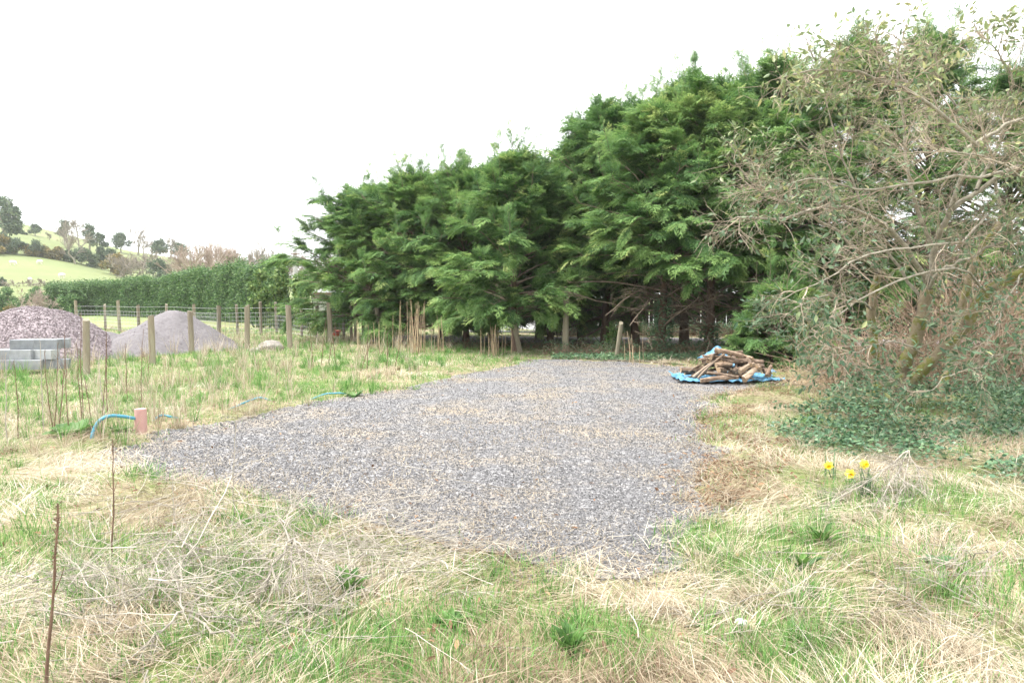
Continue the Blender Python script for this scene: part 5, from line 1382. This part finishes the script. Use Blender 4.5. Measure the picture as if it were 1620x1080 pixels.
# sparse dry tufts and moss on the gravel, denser along the middle line
def on_gravel(n):
    x, y = samp(n, 3.8, 16, a=-.6)
    mid = np.interp(y, [G(0, q_)[1] for q_ in (900, 800, 700, 640, 600)][::1], [G(a, b_)[0] for a, b_ in ((870, 900), (850, 800), (862, 700), (862, 640), (868, 600))])
    d = np.abs(x - mid); s = pad_sd(x, y)
    p = .012 + 1.1 * np.exp(-(d / .11) ** 2) * (.2 + vn(x, y, 1.5, 2)) + .75 * sm(.55, .68, fbm(x, y, 1.0, 91, 3)) * sm(12, 6, y) + .55 * sm(-.7, -.1, s) * (x > 1.0) + .15 * sm(-.4, 0, s)
    k = (s < .1) & (rg.random(n) < p * .8); return x[k], y[k]
x, y = on_gravel(120000); n_ = len(x)
P = np.stack([x, y, gh(x, y) + .01], 1)
v_, f_, kk = ribbons(P, rg.uniform(0, 2 * pi, n_), rg.uniform(.02, .075, n_), rg.uniform(.0016, .003, n_) * (1 + .1 * y), rg.uniform(.5, 1.5, n_), rg.uniform(1.0, 1.9, n_), rg)
o = build('gravel_weeds', v_, f_, M['straw'], attrs={'v': np.repeat(rg.random(n_) * .75, kk)}); tag(o, 'thin dry weeds and straw lying on the gravel', kind='stuff')

# leaf litter
x, y = samp(40000, 2.3, 22, a=-.4); s = pad_sd(x, y)
p = .018 + .55 * np.exp(-((s - .1) / .45) ** 2) * ((x > 1.2) & (y > 5)) + .20 * np.exp(-(s / .25) ** 2) * (x < 0) + .10 * (s > .3) * (fbm(x, y, 1.2, 71, 2) > .6)
k = rg.random(len(x)) < p; x = x[k]; y = y[k]; n_ = len(x)
P = np.stack([x, y, gh(x, y) + .02 + .03 * rg.random(n_) * (pad_sd(x, y) > 0)], 1)
o = leafcloud(P, .050, rg, M['litter'], 'leaf_litter', vr=(0, 1), tilt=.35); tag(o, 'curled brown fallen leaves', kind='stuff')
E_ = np.array([G(a, b)[:2] for a, b in [(1085, 800), (1115, 715), (1095, 660), (1130, 625), (1240, 618), (1290, 660), (1240, 760), (1150, 810)]])
x = rg.uniform(E_[:, 0].min(), E_[:, 0].max(), 30000); y = rg.uniform(E_[:, 1].min(), E_[:, 1].max(), 30000)
k = (fbm(x, y, 1.4, 19, 3) > .42)
_ins = np.zeros(x.shape, bool)
for i in range(len(E_)):
    a = E_[i]; b = E_[(i + 1) % len(E_)]; _ins ^= ((a[1] > y) != (b[1] > y)) & (x < (b[0] - a[0]) * (y - a[1]) / (b[1] - a[1] + 1e-12) + a[0])
k &= _ins; x = x[k]; y = y[k]
P = np.stack([x, y, gh(x, y) + .015 + .02 * rg.random(len(x))], 1)
o = leafcloud(P, .030, rg, M['litter'], 'leaf_litter', vr=(0, .9), tilt=.4); tag(o, 'drift of brown dead leaves along the right edge of the gravel', kind='stuff')
# ivy carpet
IV = np.array([G(a, b)[:2] for a, b in [(1225, 700), (1290, 655), (1380, 620), (1480, 602), (1760, 596), (1760, 770), (1600, 775), (1480, 730), (1380, 728), (1290, 722)]])
def insd(poly, x, y):
    ins = np.zeros(x.shape, bool); n = len(poly)
    for i in range(n):
        a = poly[i]; b = poly[(i + 1) % n]; ins ^= ((a[1] > y) != (b[1] > y)) & (x < (b[0] - a[0]) * (y - a[1]) / (b[1] - a[1] + 1e-12) + a[0])
    return ins
x = rg.uniform(IV[:, 0].min(), IV[:, 0].max(), 95000); y = rg.uniform(IV[:, 1].min(), IV[:, 1].max(), 95000)
k = insd(IV, x + 1.1 * (fbm(x, y, 1.2, 1) - .5) + rg.normal(scale=.14, size=95000), y + 1.3 * (fbm(x, y, 1.2, 2) - .5) + rg.normal(scale=.2, size=95000)) & (rg.random(95000) < .10 + .80 * sm(.40, .60, fbm(x, y, 1.5, 8, 3))); x = x[k]; y = y[k]
P = np.stack([x, y, gh(x, y) + .02 + .14 * rg.random(len(x)) * fbm(x, y, 2, 4) * 1.3 + .75 * rg.random(len(x)) * np.exp(-((x - sx_ - .5) / 1.3) ** 2 - ((y - sy_ - .1) / .8) ** 2)], 1); print('ivy', len(P))
o = leafcloud(P, .048, rg, M['ivy'], 'ivy_carpet', vr=(.1, .9), tilt=.45, proto=(LEAF_V * [1, 1.7, 1], LEAF_F)); tag(o, 'dark ivy ground cover under the twiggy tree', kind='stuff')
x = rg.uniform(1.0, 7.5, 9000); y = rg.uniform(16.9, 18.3, 9000); k = pad_sd(x, y) > .05; x = x[k]; y = y[k]
P = np.stack([x, y, gh(x, y) + .12 * rg.random(len(x))], 1)
o = leafcloud(P, .075, rg, M['ivy'], 'ivy_verge', vr=(.2, 1), tilt=.45); tag(o, 'green ivy verge along the far gravel edge', kind='stuff')

# ------------------------------------------------------------------ damp spring air
hz = bpy.data.materials.new('haze'); hz.use_nodes = True
t = hz.node_tree
for n_ in list(t.nodes): t.nodes.remove(n_)
out = t.nodes.new('ShaderNodeOutputMaterial'); pv = t.nodes.new('ShaderNodeVolumePrincipled')
pv.inputs['Color'].default_value = (.93, .95, .97, 1); pv.inputs['Density'].default_value = .00035; pv.inputs['Anisotropy'].default_value = .2
t.links.new(pv.outputs[0], out.inputs['Volume'])
o = build('haze', *boxm(-500, 500, -80, 620, -3, 45), hz); tag(o, 'thin damp air over the whole field', kind='stuff')
SC.cycles.volume_bounces = 1
